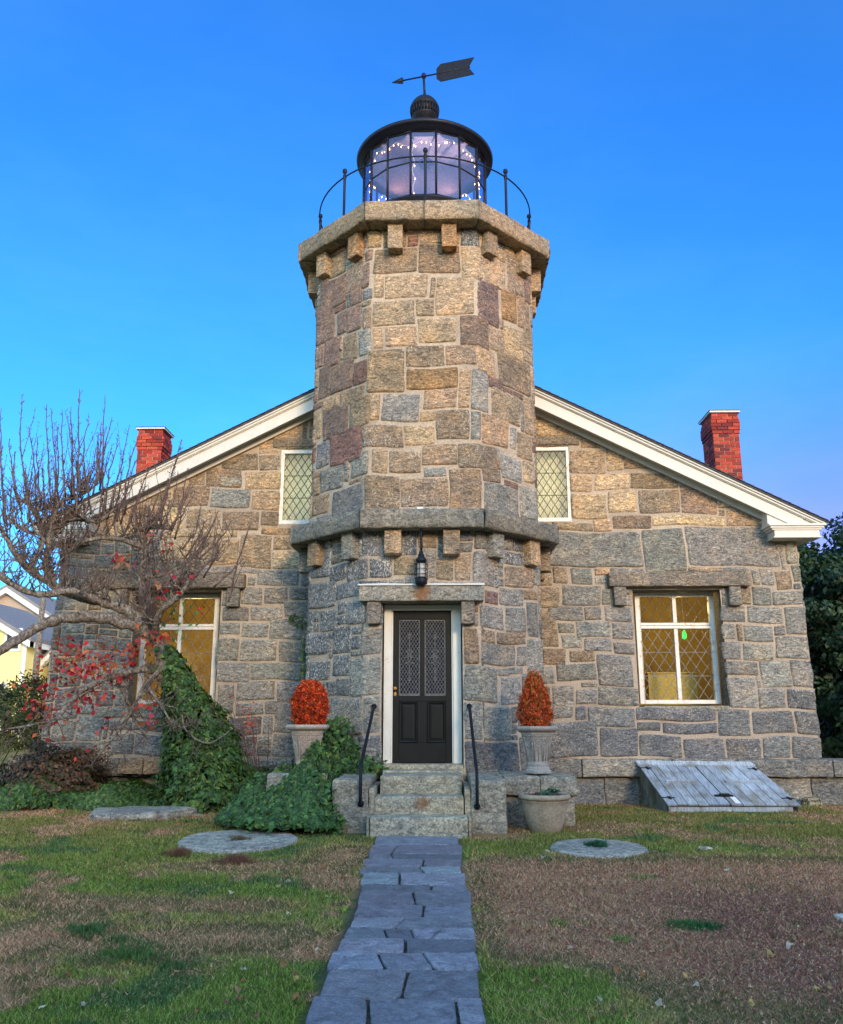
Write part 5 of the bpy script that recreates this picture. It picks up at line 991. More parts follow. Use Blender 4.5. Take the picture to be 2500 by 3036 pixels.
def lawn_col(x, y, r=None):
    b = brown(x, y)[..., None]; n = fbm(x, y, 1.7, 30)[..., None]; red = (sm(1.2, 2.6, x) * sm(-6.2, -7.2, y) * sm(.42, .6, fbm(x, y, 1.1, 41)))[..., None]
    far = sm(-6.0, -3.5, y)[..., None]
    green = np.array((.205, .27, .045)) * (1 - far) + np.array((.24, .225, .055)) * far
    green = green * (1 - .5 * (n - .35)) + np.array((.03, .035, .0)) * (n - .5)
    dg = sm(.60, .68, fbm(x, y, 2.2, 55))[..., None]; green = green * (1 - dg) + np.array((.10, .165, .045)) * dg
    dry = np.array((.70, .34, .17)) * (1 - red * .75) + np.array((.36, .13, .11)) * red * .75
    return green * (1 - b) + dry * b
GX = np.concatenate([-np.geomspace(900, 9.2, 22), np.linspace(-9, 9, 181), np.geomspace(9.2, 900, 22)])
GY = np.concatenate([-np.geomspace(400, 15.2, 16), np.linspace(-15, 5, 201), np.geomspace(5.3, 1500, 24)])
U, V = np.meshgrid(GX, GY); GH = lambda x, y: gz(y) + .022 * (fbm(x, y, .8, 71) - .5) * (np.abs(x) < 9) * (1 - sm(.8, .5, np.abs(x)))
Z = GH(U, V) - np.where(np.abs(U) < .62, .006, .0) * (V < -3.9)
Cg = lawn_col(U, V) * .62; Cg[(np.abs(U) < .5) & (V < -4.0)] = (.085, .072, .055)
n = len(GX); mb = MB(); F = [(q * n + p, q * n + p + 1, (q + 1) * n + p + 1, (q + 1) * n + p) for q in range(len(GY) - 1) for p in range(n - 1)]
mb.add(np.stack([U, V, Z], -1).reshape(-1, 3), F, np.concatenate([Cg.reshape(-1, 3), np.ones((Cg.size // 3, 1))], 1), 0, True)
tag(mb.build('ground', M['ground']), kind='structure')
# flagstones
mb = MB(); r = random.Random(12); SL_ = []
rows = [list(q) for q in PATH]; y = rows[-1][1] - .03
while y > -14.3: L = r.uniform(.3, .5); rows.append([y, y - L, -.47 + r.uniform(-.03, .03), r.uniform(-.2, .25), .5 + r.uniform(-.02, .02)]); y -= L + .025
for row in rows:
    ya, yb, xs = row[0], row[1], sorted(row[2:] + ([r.choice((-.3, -.22, .3, .36))] if len(row) < 6 and r.random() < .3 else [])); t0 = r.uniform(-.02, .02)
    sls = [0] + [r.uniform(-.045, .045) for _ in xs[1:-1]] + [0]
    for i, (a, b) in enumerate(zip(xs[:-1], xs[1:])):
        g = .007; sl = sls[i]; sr = sls[i + 1]; n = 9; P = []
        x0a, x0b = (a + (g if i else r.uniform(-.006, .01)) + (sl if i else 0)), (a + (g if i else r.uniform(-.006, .01)) - (sl if i else 0)); x1a, x1b = b - g + sr + r.uniform(-.008, .003), b - g - sr + r.uniform(-.008, .003)
        A_ = ya + .002 - g * r.uniform(.2, 1.1); B_ = yb - .002 + g * r.uniform(.2, 1.1)
        nxg, nyg = max(5, int((b - a) / .05)), max(4, int((ya - yb) / .05)); S, T = np.meshgrid(np.r_[0, .004 / (b - a), .012 / (b - a), np.linspace(0, 1, nxg)[1:-1], 1 - .012 / (b - a), 1 - .004 / (b - a), 1], np.r_[0, .004 / (ya - yb), .012 / (ya - yb), np.linspace(0, 1, nyg)[1:-1], 1 - .012 / (ya - yb), 1 - .004 / (ya - yb), 1])
        X = (x0a + (x1a - x0a) * S) * (1 - T) + (x0b + (x1b - x0b) * S) * T; Yq = A_ + (B_ - A_) * T + .012 * np.sin(X * 7 + ya * 9)
        e = (np.minimum(S, 1 - S) < 1e-6) | (np.minimum(T, 1 - T) < 1e-6); cr = (np.abs(2 * S - 1) * np.abs(2 * T - 1)) ** 16
        X = X - np.sign(2 * S - 1) * cr * .018 + e * .008 * nz(X * 5, Yq * 5, 0, 6, 3); Yq = Yq + np.sign(2 * T - 1) * cr * .014 + e * .008 * nz(X * 5, Yq * 5, 4, 6, 4)
        Zq = gz(Yq) + .014 + r.uniform(-.004, .006) + .004 * nz(X, Yq, 0, 9, 6) + .003 * nz(X, Yq, 0, 25, 7) - e * .022
        c = r.uniform(.62, 1.3); k = (.185 * c * r.uniform(.92, 1.08), .172 * c * r.uniform(.97, 1.04), .19 * c)
        if row is rows[4] and i == 1 or row is rows[5] and i == 0: k = (.23, .24, .24)
        m = S.shape[1]; F = [(q * m + p, q * m + p + 1, (q + 1) * m + p + 1, (q + 1) * m + p) for q in range(S.shape[0] - 1) for p in range(m - 1)]
        mb.add(np.stack([X, Yq, Zq], -1).reshape(-1, 3), F, (*k, 1), 0, True)
tag(mb.build('path', M['slate']), kind='structure')
# millstones and slab
MILL = [(-2.01, -4.45, .65, .685, .05), (1.925, -4.79, .51, .50, .035)]
for (x, y, rx, ry, h), lab, seed in zip(MILL, ('large round grey millstone in the grass left of the path, brown tuft in its eye', 'smaller round pale millstone in the grass right of the path, green tuft in its eye'), (1, 2)):
    mb = MB(); na, prof = 56, [(.1, -.04), (.1, .9), (.125, 1), (.3, 1), (.5, 1), (.7, 1), (.88, 1), (.97, .95), (1, .7), (1.005, -.4)]; V = []; F = []
    for p, w in prof:
        for j in range(na):
            a = 6.28319 * j / na; k = 1 + .018 * math.sin(a * 3 + seed) + .012 * math.sin(a * 7 + seed * 2); k = 1 + (k - 1) * p; X, Y2 = x + rx * p * k * math.cos(a), y + ry * p * k * math.sin(a)
            V.append((X, Y2, zg(Y2) + h * w * .8 + .005 * float(nz(np.array(X), np.array(Y2), np.array(0.), 12, seed))))
    for i in range(len(prof) - 1):
        for j in range(na): F.append((i * na + j, i * na + (j + 1) % na, i * na + na + (j + 1) % na, i * na + na + j))
    mb.add(V, F, (1, 1, 1, 1), 0, True); tag(mb.build('millstone', M['mill']), lab, 'millstone', 'old millstones laid in the lawn')
mb = MB()
def slabf(P):
    a = np.arctan2(P[..., 1] + 1.95, P[..., 0] + 3.95); return P
rough_box(mb, -4.60, -3.28, -2.5, -1.55, -.05, .085, .018, .08, .05, seed=211, fn=lambda P: np.stack([P[..., 0] * 1.0 + .12 * np.sin(P[..., 1] * 3) * np.sign(P[..., 0] + 3.95) * (np.abs(P[..., 0] + 3.95) > .5), P[..., 1] + .10 * np.cos((P[..., 0] + 3.95) * 2.6) * np.sign(P[..., 1] + 2.0), P[..., 2] + .02 * (P[..., 0] + 3.95)], -1))
tag(mb.build('stone_slab', M['mill']), 'thick irregular grey stone slab lying in the grass before the ivy on the left', 'slab')
mb = MB(); rough_box(mb, -3.34, -3.08, -2.15, -1.95, -.03, .02, .008, .05, .02, seed=212); tag(mb.build('stepping_stone', M['mill']), 'tiny flat stepping stone right of the thick slab', 'stone')
mb = MB(); rough_box(mb, 2.99, 3.14, -4.83, -4.72, zg(-4.77) - .02, zg(-4.77) + .03, .006, .03, .02, seed=213, col=(1.3, 1.35, 1.4, 1)); tag(mb.build('flat_pebble', M['mill']), 'small flat pale stone in the lawn right of the right millstone', 'stone')
mb = MB(); rough_box(mb, 3.26, 3.42, -7.6, -7.44, zg(-7.5) - .03, zg(-7.5) + .03, .012, .05, .02, seed=214, col=(1.7, 1.7, 1.8, 1)); tag(mb.build('field_stone', M['mill']), 'pale blue-white stone at the right edge of the brown lawn', 'stone')
# grass blades
r = np.random.RandomState(5); N = 680000
d = 4.2 + 10.5 * r.rand(N) ** 1.25; yb = cam.location.y + d; hw = d * .58 + .9; xb = .25 + (r.rand(N) * 2 - 1) * hw - d * .025
k = (r.rand(N) < np.clip(1.15 * (hw / 5.6) ** .8, .32, 1)); k &= ~((np.abs(xb - .02) < .505 + .02 * np.sin(yb * 9)) & (yb < -4.05)) & (yb < -.35) & ~((np.abs(xb) < 1.08) & (yb > -4.1)) & ~((xb > 1.0) & (xb < 2.0) & (yb > -3.2)) & ~((xb > 3.45) & (xb < 5.5) & (yb > -1.4))
for (x, y, rx, ry, h) in MILL: q = ((xb - x) / rx) ** 2 + ((yb - y) / ry) ** 2; k &= ~((q < .985) & (q > .012))
k &= ~((xb > -4.55) & (xb < -3.3) & (yb > -2.5) & (yb < -1.6))
xb, yb, d = xb[k], yb[k], d[k]; N = len(xb); B = brown(xb, yb); dry = r.rand(N) < (.10 + .84 * B)
C = lawn_col(xb, yb) * r.uniform(.3, 1.9, (N, 1)); straw = np.array((.82, .46, .24)) * r.uniform(.4, 1.5, (N, 1)); redn = (sm(1.2, 2.6, xb) * sm(-6.2, -7.2, yb) * (r.rand(N) < .45))[:, None]; straw = straw * (1 - redn) + np.array((.34, .12, .10)) * redn * r.uniform(.5, 1.5, (N, 1))
C = np.where(dry[:, None], straw * (.55 + .45 * r.rand(N, 1)), C); grn = (~dry) & (B > .3); C[grn] = np.array((.14, .15, .05)) * r.uniform(.5, 1.3, (grn.sum(), 1))
tuft = fbm(xb, yb, 3.5, 88); H = np.where(dry, .017, .021) * (.3 + 1.6 * tuft) * r.uniform(.6, 1.5, N) * (1 + .03 * d); a = r.rand(N) * 6.283; tilt = np.where(dry, r.uniform(.5, 2.2, N), r.uniform(.1, 1.1, N)); wd = (.0016 + .00042 * d) * r.uniform(.7, 1.3, N)
az = r.rand(N) * 6.283; zb = GH(xb, yb) - .004
base = np.stack([xb, yb, zb], 1); side = np.stack([np.cos(az), np.sin(az), 0 * az], 1) * wd[:, None]; tip = base + np.stack([np.cos(a) * tilt * H, np.sin(a) * tilt * H, H], 1)
V = np.stack([base - side, base + side, tip], 1).reshape(-1, 3); CC = np.repeat(np.c_[C, np.ones(N)], 3, 0)
tag(fast_mesh('grass', V, 3, CC, M['grass']), kind='stuff')
# brown tufts, green tufts
P = []; C = []; Hh = []
for cx, cy, rad, n, c, h in ((-1.78, -5.55, .13, 900, (.20, .09, .055), .07), (-2.42, -5.3, .09, 500, (.20, .09, .055), .06), (-1.98, -4.5, .085, 500, (.15, .12, .05), .05), (1.93, -4.75, .085, 800, (.035, .12, .05), .05), (2.05, -7.75, .09, 420, (.05, .15, .04), .045), (2.2, -7.8, .08, 380, (.04, .13, .04), .045), (-1.75, -8.6, .22, 800, (.08, .15, .035), .04), (-2.25, -8.05, .13, 500, (.07, .14, .04), .045), (-1.95, -8.2, .12, 300, (.07, .14, .04), .045), (-1.4, -8.75, .12, 300, (.08, .15, .04), .04)):
    a = r.rand(n) * 6.283; q = rad * r.rand(n) ** .8 * (1 + .45 * np.sin(a * 3 + cx * 9) + .3 * np.sin(a * 7 + cy * 5)); P.append(np.stack([cx + q * np.cos(a) * 1.25, cy + q * np.sin(a), GH(cx + q * np.cos(a) * 1.25, cy + q * np.sin(a)) + (.03 if n in (500, 800) else 0)], 1)); C.append(np.array(c) * r.uniform(.5, 1.6, (n, 1))); Hh.append(h * r.uniform(.5, 1.3, n))
P, C, Hh = np.concatenate(P), np.concatenate(C), np.concatenate(Hh); n = len(P); a = r.rand(n) * 6.283; az = r.rand(n) * 6.283; side = np.stack([np.cos(az), np.sin(az), 0 * az], 1) * .004; tl = r.uniform(.2, 1, n)
tip = P + np.stack([np.cos(a) * tl * Hh, np.sin(a) * tl * Hh, Hh], 1); V = np.stack([P - side, P + side, tip], 1).reshape(-1, 3); tag(fast_mesh('grass_tufts', V, 3, np.repeat(np.c_[C, np.ones(n)], 3, 0), M['grass']), kind='stuff')
# leaf litter: curled fallen leaves
mb = MB(); r2 = random.Random(4)
spots = [(-2.3, -8.75), (-2.0, -8.95), (-1.35, -8.9), (-.95, -8.85), (-.72, -8.75), (-.62, -8.9), (-1.65, -9.3), (-1.4, -9.35), (-1.2, -9.15), (-.9, -9.2), (-1.7, -9.45), (-.6, -9.0), (-.55, -9.3), (-.56, -8.4), (1.6, -8.4), (1.75, -8.9), (2.0, -9.3), (2.2, -8.6), (1.15, -8.9), (2.45, -9.1), (2.6, -8.3), (2.8, -8.0), (2.3, -8.0), (1.35, -7.6), (2.7, -7.4), (2.95, -8.7), (1.9, -9.6), (1.0, -9.7), (-1.0, -5.9), (-.62, -6.3), (.6, -5.1), (3.2, -3.2), (4.0, -2.2), (4.6, -1.8), (5.3, -1.7), (2.0, -6.3), (3.0, -5.6), (3.3, -6.5), (2.4, -6.9)]
spots += [(r2.uniform(.7, 3.4), r2.uniform(-9.8, -5)) for _ in range(70)] + [(r2.uniform(-3.2, -.6), r2.uniform(-9.9, -5.5)) for _ in range(34)] + [(r2.uniform(2.2, 6.4), r2.uniform(-3, -1.6)) for _ in range(30)] + [(r2.uniform(-5.8, -3.0), r2.uniform(-1.6, -1.1)) for _ in range(40)]
for (x, y) in spots:
    s = r2.uniform(.011, .027); a0 = r2.uniform(0, 6.28); c = r2.choice([(.45, .17, .05), (.55, .30, .12), (.40, .12, .05), (.60, .45, .30), (.28, .10, .05), (.60, .38, .10)]); c = (*(np.array(c) * r2.uniform(.6, 1.0)), 1); z0 = float(GH(np.array(x), np.array(y))) + .012 + s * .4; ptsl = [(0, 0, 0)]
    m = 9
    for j in range(m): a = a0 + 6.283 * j / m; q = s * (1.25 if j % 3 == 0 else .75) * r2.uniform(.8, 1.2); ptsl.append((q * math.cos(a), q * math.sin(a), s * r2.uniform(-.1, .7)))
    tx, ty = r2.uniform(-.5, .5), r2.uniform(-.7, .1); mb.add([(x + p[0], y + p[1], z0 + p[2] + p[0] * tx - p[1] * ty) for p in ptsl], [(0, j + 1, (j + 1) % m + 1) for j in range(m)], c, 0, False)
tag(mb.build('fallen_leaves', M['leaf']), kind='stuff')
rl = np.random.RandomState(77); n = 26000; x = rl.uniform(.52, 4.2, n); y = rl.uniform(-9.9, -4.9, n); k = (rl.rand(n) < brown(x, y) ** 2 * .9 + .02); x, y = x[k], y[k]; n = len(x)
P = np.stack([x, y, GH(x, y) + rl.uniform(.006, .03, n)], 1); C = np.array([(.46, .17, .10), (.56, .25, .14), (.36, .11, .08), (.66, .38, .24), (.28, .10, .06), (.48, .13, .11)])[rl.randint(0, 6, n)] * rl.uniform(.5, 1.3, (n, 1))
V, CC = leafs(P, np.tile([0, -.3, 1.], (n, 1)), rl.uniform(.008, .026, n), .55, C, .45, 9, .5); tag(fast_mesh('leaf_litter', V, 4, CC, M['leaf']), kind='stuff')

# ================================================================== IVY
def ivy_shape(P, N, size, C, seed):
    r = np.random.RandomState(seed); n = len(P); N = N + r.normal(size=(n, 3)) * .38; N /= np.linalg.norm(N, axis=1)[:, None]
    dn = np.array([0, 0, -1.]) + r.normal(size=(n, 3)) * .45; T = dn - N * (dn * N).sum(1)[:, None]; T /= np.linalg.norm(T, axis=1)[:, None]; B = np.cross(N, T); s = (size * r.uniform(.4, 1.6, n))[:, None]
    out = [(-.45, 0), (-.32, .5), (.02, .33), (.62, .0), (.02, -.33), (-.32, -.5)]      # two triangles fans folded on the midrib
    q = [P + T * s * a + B * s * b - N * s * abs(b) * .35 for a, b in out]; V = np.stack([q[0], q[1], q[2], q[3], q[0], q[3], q[4], q[5]], 1).reshape(-1, 3)
    return V, np.repeat(np.c_[C, np.ones(n)], 8, 0)
def ivy_cols(n, r, lite=0):
    C = np.array([(.040, .090, .022), (.055, .125, .028), (.028, .062, .018), (.09, .17, .035), (.12, .16, .03)])[r.choice(5, n, p=[.3, .27, .25, .12, .06])] * r.uniform(.6, 1.4, (n, 1)); return C * (1 + lite)
def ivy_obj(name, P, N, size, seed, label, cat, stems=None, lite=0, kind=None):
    r = np.random.RandomState(seed); V, CC = ivy_shape(P, N, size, ivy_cols(len(P), r, lite), seed)
    if kind: return tag(fast_mesh(name, V, 4, CC, M['gloss_leaf']), label, cat, kind=kind)
    t = thing(name, (float(P[:, 0].mean()), float(P[:, 1].max()), 0), label, cat); fast_mesh('leaves', V, 4, CC, M['gloss_leaf'], t)
    mb = MB()
    for p in (stems or []): mb.tube(p, .008, 5)
    if stems: mb.build('stem', M['twig'], t)
    return t
def sprigs(P, N, n, L, seed):
    r = np.random.RandomState(seed); a, b = [P], [N]; i = r.randint(0, len(P), n)
    for k in i:
        d = N[k] / np.linalg.norm(N[k]) + r.normal(size=3) * .7 + [0, -.2, .2]; d /= np.linalg.norm(d); l = L * r.uniform(.4, 1.3); m = int(5 + 40 * l); t = np.linspace(0, 1, m)[:, None]
        a.append(P[k] + d * t * l - np.array([0, 0, 1]) * t * t * l * .5 + r.normal(size=(m, 3)) * .012); b.append(np.tile(N[k], (m, 1)))
    return np.concatenate(a), np.concatenate(b)
r = np.random.RandomState(9)
# A: ivy sheathing the leaning trunk
def coneA(n, r):
    t = r.rand(n) ** 1.25; z = t * 2.36; tt = z / 2.36
    left = np.interp(z, [0, .2, .9, 1.6, 2.3, 2.4], [-3.86, -3.86, -3.84, -3.90, -4.02, -4.02]); right = np.interp(z, [0, .13, .47, 1.17, 1.67, 2.0, 2.3, 2.4], [-2.42, -2.46, -2.60, -2.88, -3.32, -3.54, -3.80, -3.9])
    cx = (left + right) / 2; rx = (right - left) / 2; a = r.rand(n) * 6.283; ry = .12 + .42 * rx; bump = 1 + .13 * np.sin(a * 4 + z * 5) + .12 * np.sin(a * 7 - z * 9 + 1) + .07 * np.sin(z * 23 + a * 3) + r.normal(size=n) * .07; dd = 1 - .3 * r.rand(n) ** 3
    P = np.stack([cx + rx * np.cos(a) * bump * dd, -1.35 + ry * np.sin(a) * bump * dd, z + .03 * np.sin(a * 6)], 1); return P, np.stack([np.cos(a), np.sin(a) * 1.2, .5 + 0 * a], 1)
P, N = coneA(15000, r); hol = fbm(np.arctan2(P[:, 1] + 1.35, P[:, 0] + 3.4) * 2, P[:, 2], 3.5, 77) < .66; P, N = P[hol], N[hol]; P, N = sprigs(P, N, 150, .17, 5); ivy_obj('ivy_mound', P, N, .058, 1, 'tall cone of dark green ivy climbing the leaning tree trunk left of the tan urn', 'ivy', [[(-3.5 + .12 * k, -1.4, 0), (-3.6 + .1 * k, -1.45, .8), (-3.8 + .03 * k, -1.4, 1.6)] for k in range(5)])
# B: ivy heap round the left pedestal
def hB(x, y):
    h = .40 * np.exp(-(((x + 1.6) / .62) ** 2 + ((y + 3.35) / .62) ** 2) * .9) + .34 * np.exp(-(((x + 1.35) / .33) ** 2 + ((y + 3.55) / .40) ** 2)) + .28 * np.exp(-(((x + 2.15) / .38) ** 2 + ((y + 2.7) / .6) ** 2)) + .62 * np.exp(-(((x + 1.02) / .22) ** 2 + ((y + 2.5) / .25) ** 2)) + .45 * np.exp(-(((x + 2.1) / .35) ** 2 + ((y + 1.9) / .7) ** 2))
    return h * (1 + .75 * (fbm(x, y, 4.2, 61) - .5)) + .03
n = 46000; x = r.uniform(-2.75, -.62, n); y = r.uniform(-4.15, -1.2, n); h = hB(x, y); edge = fbm(x, y, 3, 66) * .12
keep = (h > .055 + edge) & ~((x > -1.06) & (y < -2.55)) & ~((x > -1.25) & (y > -2.25)); keep &= ~((np.hypot(x + 1.505, y + 2.86) < .22)) & ~((x < -1.62) & (x > -2.0) & (y > -3.2) & (y < -2.75) & (h < .75))
x, y, h = x[keep], y[keep], h[keep]; e = .02; nx_, ny_ = -(hB(x + e, y) - hB(x - e, y)) / (2 * e), -(hB(x, y + e) - hB(x, y - e)) / (2 * e)
P = np.stack([x, y, gz(y) + h * (1 - .25 * r.rand(len(x)) ** 2) + r.uniform(-.02, .03, len(x))], 1); N = np.stack([nx_, ny_ - .35, np.ones(len(x))], 1)
# skirt along the cheek block and up the tower wall
def patch(n, pts, rad):
    i = r.randint(0, len(pts), n); p = np.array(pts)[i]; return p + r.normal(size=(n, 3)) * rad
Pw = patch(2600, [(-1.18, -2.36, z) for z in np.linspace(.6, 1.12, 6)] + [(-1.02, -2.40, z) for z in np.linspace(.6, .95, 5)] + [(-.86, -2.42, .66), (-.75, -2.46, .66), (-.64, -2.45, .645), (-.95, -2.6, .65), (-.85, -2.7, .63)] + [(-1.3, -2.2, 1.0), (-1.35, -2.15, 1.15), (-1.2, -2.3, 1.18)], (.07, .045, .06))
Pc = patch(900, [(-1.06, -3.6, z) for z in (.1, .25, .35)] + [(-1.07, -3.3, .4), (-1.08, -3.0, .5), (-1.05, -3.85, .1), (-.98, -3.86, .06)], (.05, .12, .07))
Pu = patch(700, [(-1.35, -3.02, z) for z in (.62, .72, .82, .9)] + [(-1.75, -2.95, .62), (-1.45, -3.1, .62), (-1.25, -2.9, .75)], (.07, .03, .05))
P, N = sprigs(P, N, 200, .16, 8); P = np.r_[P, Pw, Pc, Pu]; N = np.r_[N, np.tile([0, -1, .4], (len(Pw), 1)), np.tile([-.4, -.7, .6], (len(Pc), 1)), np.tile([0, -1, .3], (len(Pu), 1))]
ivy_obj('ivy_mound', P, N, .056, 2, 'low spreading heap of glossy green ivy round the left pedestal, creeping onto the steps block', 'ivy', [[(-1.5, -3.0, 0), (-1.4, -3.1, .3), (-1.3, -2.7, .5)], [(-1.2, -2.4, .1), (-1.15, -2.35, .7), (-1.2, -2.3, 1.1)]])
# C: ivy bed along the wall
n = 30000; x = r.uniform(-6.9, -2.4, n); y = r.uniform(-1.6, -.1, n)
hC = lambda x, y: (.22 + .55 * np.exp(-((x + 4.15) / 1.1) ** 2) * 0 + .16 * np.sin(x * 2.1 + 1) ** 2 + .30 * fbm(x, y, 1.6, 91)) * np.sqrt(np.clip((y + 1.45 + .12 * np.sin(x * 5)) / .35, 0, 1)) * (1 - .55 * np.exp(-((x + 4.2) / .45) ** 2))
h = hC(x, y); k = h > .03; x, y, h = x[k], y[k], h[k]; dd = np.clip((y + 1.45) / .35, 0, 1)
P = np.stack([x, y, h * (1 - .35 * r.rand(len(x)) ** 2)], 1); N = np.stack([.3 * np.cos(x * 5), -1.3 + dd, .4 + dd], 1)
tag(ivy_obj('ivy', P, N, .058, 3, None, None, kind='stuff'), kind='stuff')
# creeper sprig on the side of the tower
mb = MB(); pts_ = [(-1.84, -1.0, .8), (-1.86, -1.05, 1.4), (-1.84, -1.0, 2.0), (-1.87, -1.08, 2.5), (-1.9, -.95, 2.75), (-2.05, -.4, 2.85), (-2.2, -.07, 2.9)]
P = patch(150, [(-1.86, -1.05, z) for z in (1.9, 2.05, 2.2, 2.35, 2.5)] + [(-1.95, -.6, 2.75), (-2.1, -.2, 2.85), (-2.25, -.08, 2.95)], (.03, .04, .05)); ivy_obj('creeper', P, np.tile([-.3, -1, .2], (len(P), 1)), .045, 4, 'thin creeper with few leaves clinging beside the tower left of the door', 'creeper', [pts_])

# ================================================================== BARE TREE
TR = thing('bare_tree', (-3.5, -1.35, 0), 'gnarled leafless fruit tree with upright reddish twigs in front of the left window', 'tree')
limbs = [[tuple(map(float, p.split(','))) for p in l.split(';')] for l in LIMBS.split('|')]; rt = random.Random(21)
def refine(P, n, amp):
    """catmull-rom with knobbly wobble"""
    out = []
    for i in range(len(P) - 1):
        p0, p1, p2, p3 = P[max(i - 1, 0)], P[i], P[i + 1], P[min(i + 2, len(P) - 1)]
        for k in range(n):
            t = k / n; q = [.5 * ((2 * b) + (-a + c) * t + (2 * a - 5 * b + 4 * c - d) * t * t + (-a + 3 * b - 3 * c + d) * t ** 3) for a, b, c, d in zip(p0, p1, p2, p3)]
            w = q[3] if len(q) > 3 else 0; q[:3] = [v + rt.uniform(-1, 1) * amp * (.3 + w * 8) for v in q[:3]]; 
            if len(q) > 3: q[3] *= rt.uniform(.86, 1.2)
            out.append(tuple(q))
    out.append(tuple(P[-1])); return out
tm, cm = MB(), MB(); nodes = []
limbs = [[(a, b, c, d * (1.0 if i == 0 else 1.18)) for a, b, c, d in l] for i, l in enumerate(limbs)]
for li, l in enumerate(limbs):
    q = refine(l, 6, .014); (tm if li < 1 else cm).tube([p[:3] for p in q], [p[3] for p in q], 9)
    if li > 0:
        if li != 1: nodes += [(p, li) for p in q]
        for p in q[::1]:
            if rt.random() < .35:
                a = Vector((rt.uniform(-1, 1), rt.uniform(-1, 1), rt.uniform(-.5, 1))).normalized() * p[3] * .9; cm.tube([p[:3], tuple(Vector(p[:3]) + a * 1.35)], [p[3] * .6, p[3] * .3], 5)
def twig(p, d, L, r0, gnarl, up, nseg, spur, mb, ends=None, depth=0, droop=0):
    pts = [Vector(p)]; d = Vector(d).normalized()
    for i in range(nseg):
        d = (d + Vector((rt.uniform(-1, 1), rt.uniform(-1, 1), rt.uniform(-1, 1))) * gnarl + Vector((0, 0, up))).normalized(); pts.append(pts[-1] + d * L / nseg)
    rr = [r0 * (1 - .72 * i / nseg) for i in range(nseg + 1)]; mb.tube(pts, rr, 5 if r0 > .009 else 4)
    for i in range(1, nseg + 1):
        k = spur * L / nseg
        while rt.random() < k:
            k -= 1; b = pts[i - 1].lerp(pts[i], rt.random()); sd_ = Vector((rt.uniform(-1, 1), rt.uniform(-1, 1), rt.uniform(.0, 1))).normalized(); sl = rt.uniform(.012, .05)
            mb.tube([b, b + sd_ * sl * .6, b + sd_ * sl + Vector((0, 0, sl * .3))], [.0042, .0035, .0052], 4)
    if ends is not None: ends.append((pts[-1], d))
    return pts
# long upright shoots placed as in the photograph, with side shoots
for s in SPROUTS.split('|'):
    v = list(map(float, s.split(','))); a, b = Vector(v[:3]), Vector(v[3:]); n = 9; side = Vector((rt.uniform(-.05, .05), rt.uniform(-.1, .1), 0))
    pts = [a.lerp(b, i / n) + side * math.sin(math.pi * i / n) + Vector((rt.uniform(-.012, .012), rt.uniform(-.012, .012), 0)) for i in range(n + 1)]; L = (b - a).length
    cm.tube(pts, [.0165 * (1 - .66 * i / n) for i in range(n + 1)], 5, mi=1)
    for k in range(int(L * 15)):
        t = rt.uniform(.12, 1); i = min(int(t * n), n - 1); q = pts[i].lerp(pts[i + 1], t * n - i); sd_ = Vector((rt.uniform(-1, 1), rt.uniform(-1, 1), rt.uniform(.2, 1.3))).normalized(); sl = rt.uniform(.015, .07)
        cm.tube([q, q + sd_ * sl * .6, q + sd_ * sl + Vector((0, 0, sl * .35))], [.0045, .0038, .0055], 4, mi=1)
    for k in range(rt.choice((1, 2, 3, 3))):
        t = rt.uniform(.1, .6); i = int(t * n); q = pts[i]; dd_ = (b - a).normalized() + Vector((rt.uniform(-.45, .45), rt.uniform(-.4, .4), 0)); m2 = MB()
        class _P:                                   # tiny adapter so twigs use the second material
            def tube(self, *a_, **k_): cm.tube(*a_, mi=1, **k_)
        twig(q, dd_, L * rt.uniform(.25, .55), .0075, .07, .08, 7, 14, _P())
# gnarled secondary growth on the limbs
class _Q:
    def tube(self, *a_, **k_): cm.tube(*a_, mi=1, **k_)
Q_ = _Q(); tips = []
for (p, li) in nodes:
    low = li in (11, 12, 13, 14, 15)
    for rep in range((2 if rt.random() < .6 else 1) if not low else (rt.random() < .6)):
        d = (rt.uniform(-1, 1), rt.uniform(-.9, .7), rt.uniform(-.1, 1.2) if not low else rt.uniform(-1, .5)); L = rt.uniform(.15, .5)
        pts = twig(p[:3], d, L, min(p[3] * .6, .018), .35, .06 if not low else -.05, 6, 9, cm)
        for k in range(rt.choice((1, 2, 3))):
            q = pts[rt.randint(2, 6)]; d2 = (rt.uniform(-1, 1), rt.uniform(-1, 1), rt.uniform(0, 1.6) if not low else rt.uniform(-1, .6)); q2 = twig(q, d2, rt.uniform(.12, .5), .007, .22, .12 if not low else -.03, 6, 14, Q_)
            if low: tips += q2[2:]
for k in range(150):                                # upright shoots out of the whole crown
    p, li = rt.choice(nodes)
    if li in (11, 12, 13, 14, 15): continue
    twig(p[:3], (rt.uniform(-.5, .6), rt.uniform(-.4, .3), 1), rt.uniform(.4, 1.1), .010, .07, .10, 9, 15, Q_)
tk = tm.build('trunk', M['bark'], TR); cr_ = cm.build('crown', [M['bark'], M['twig']], TR)
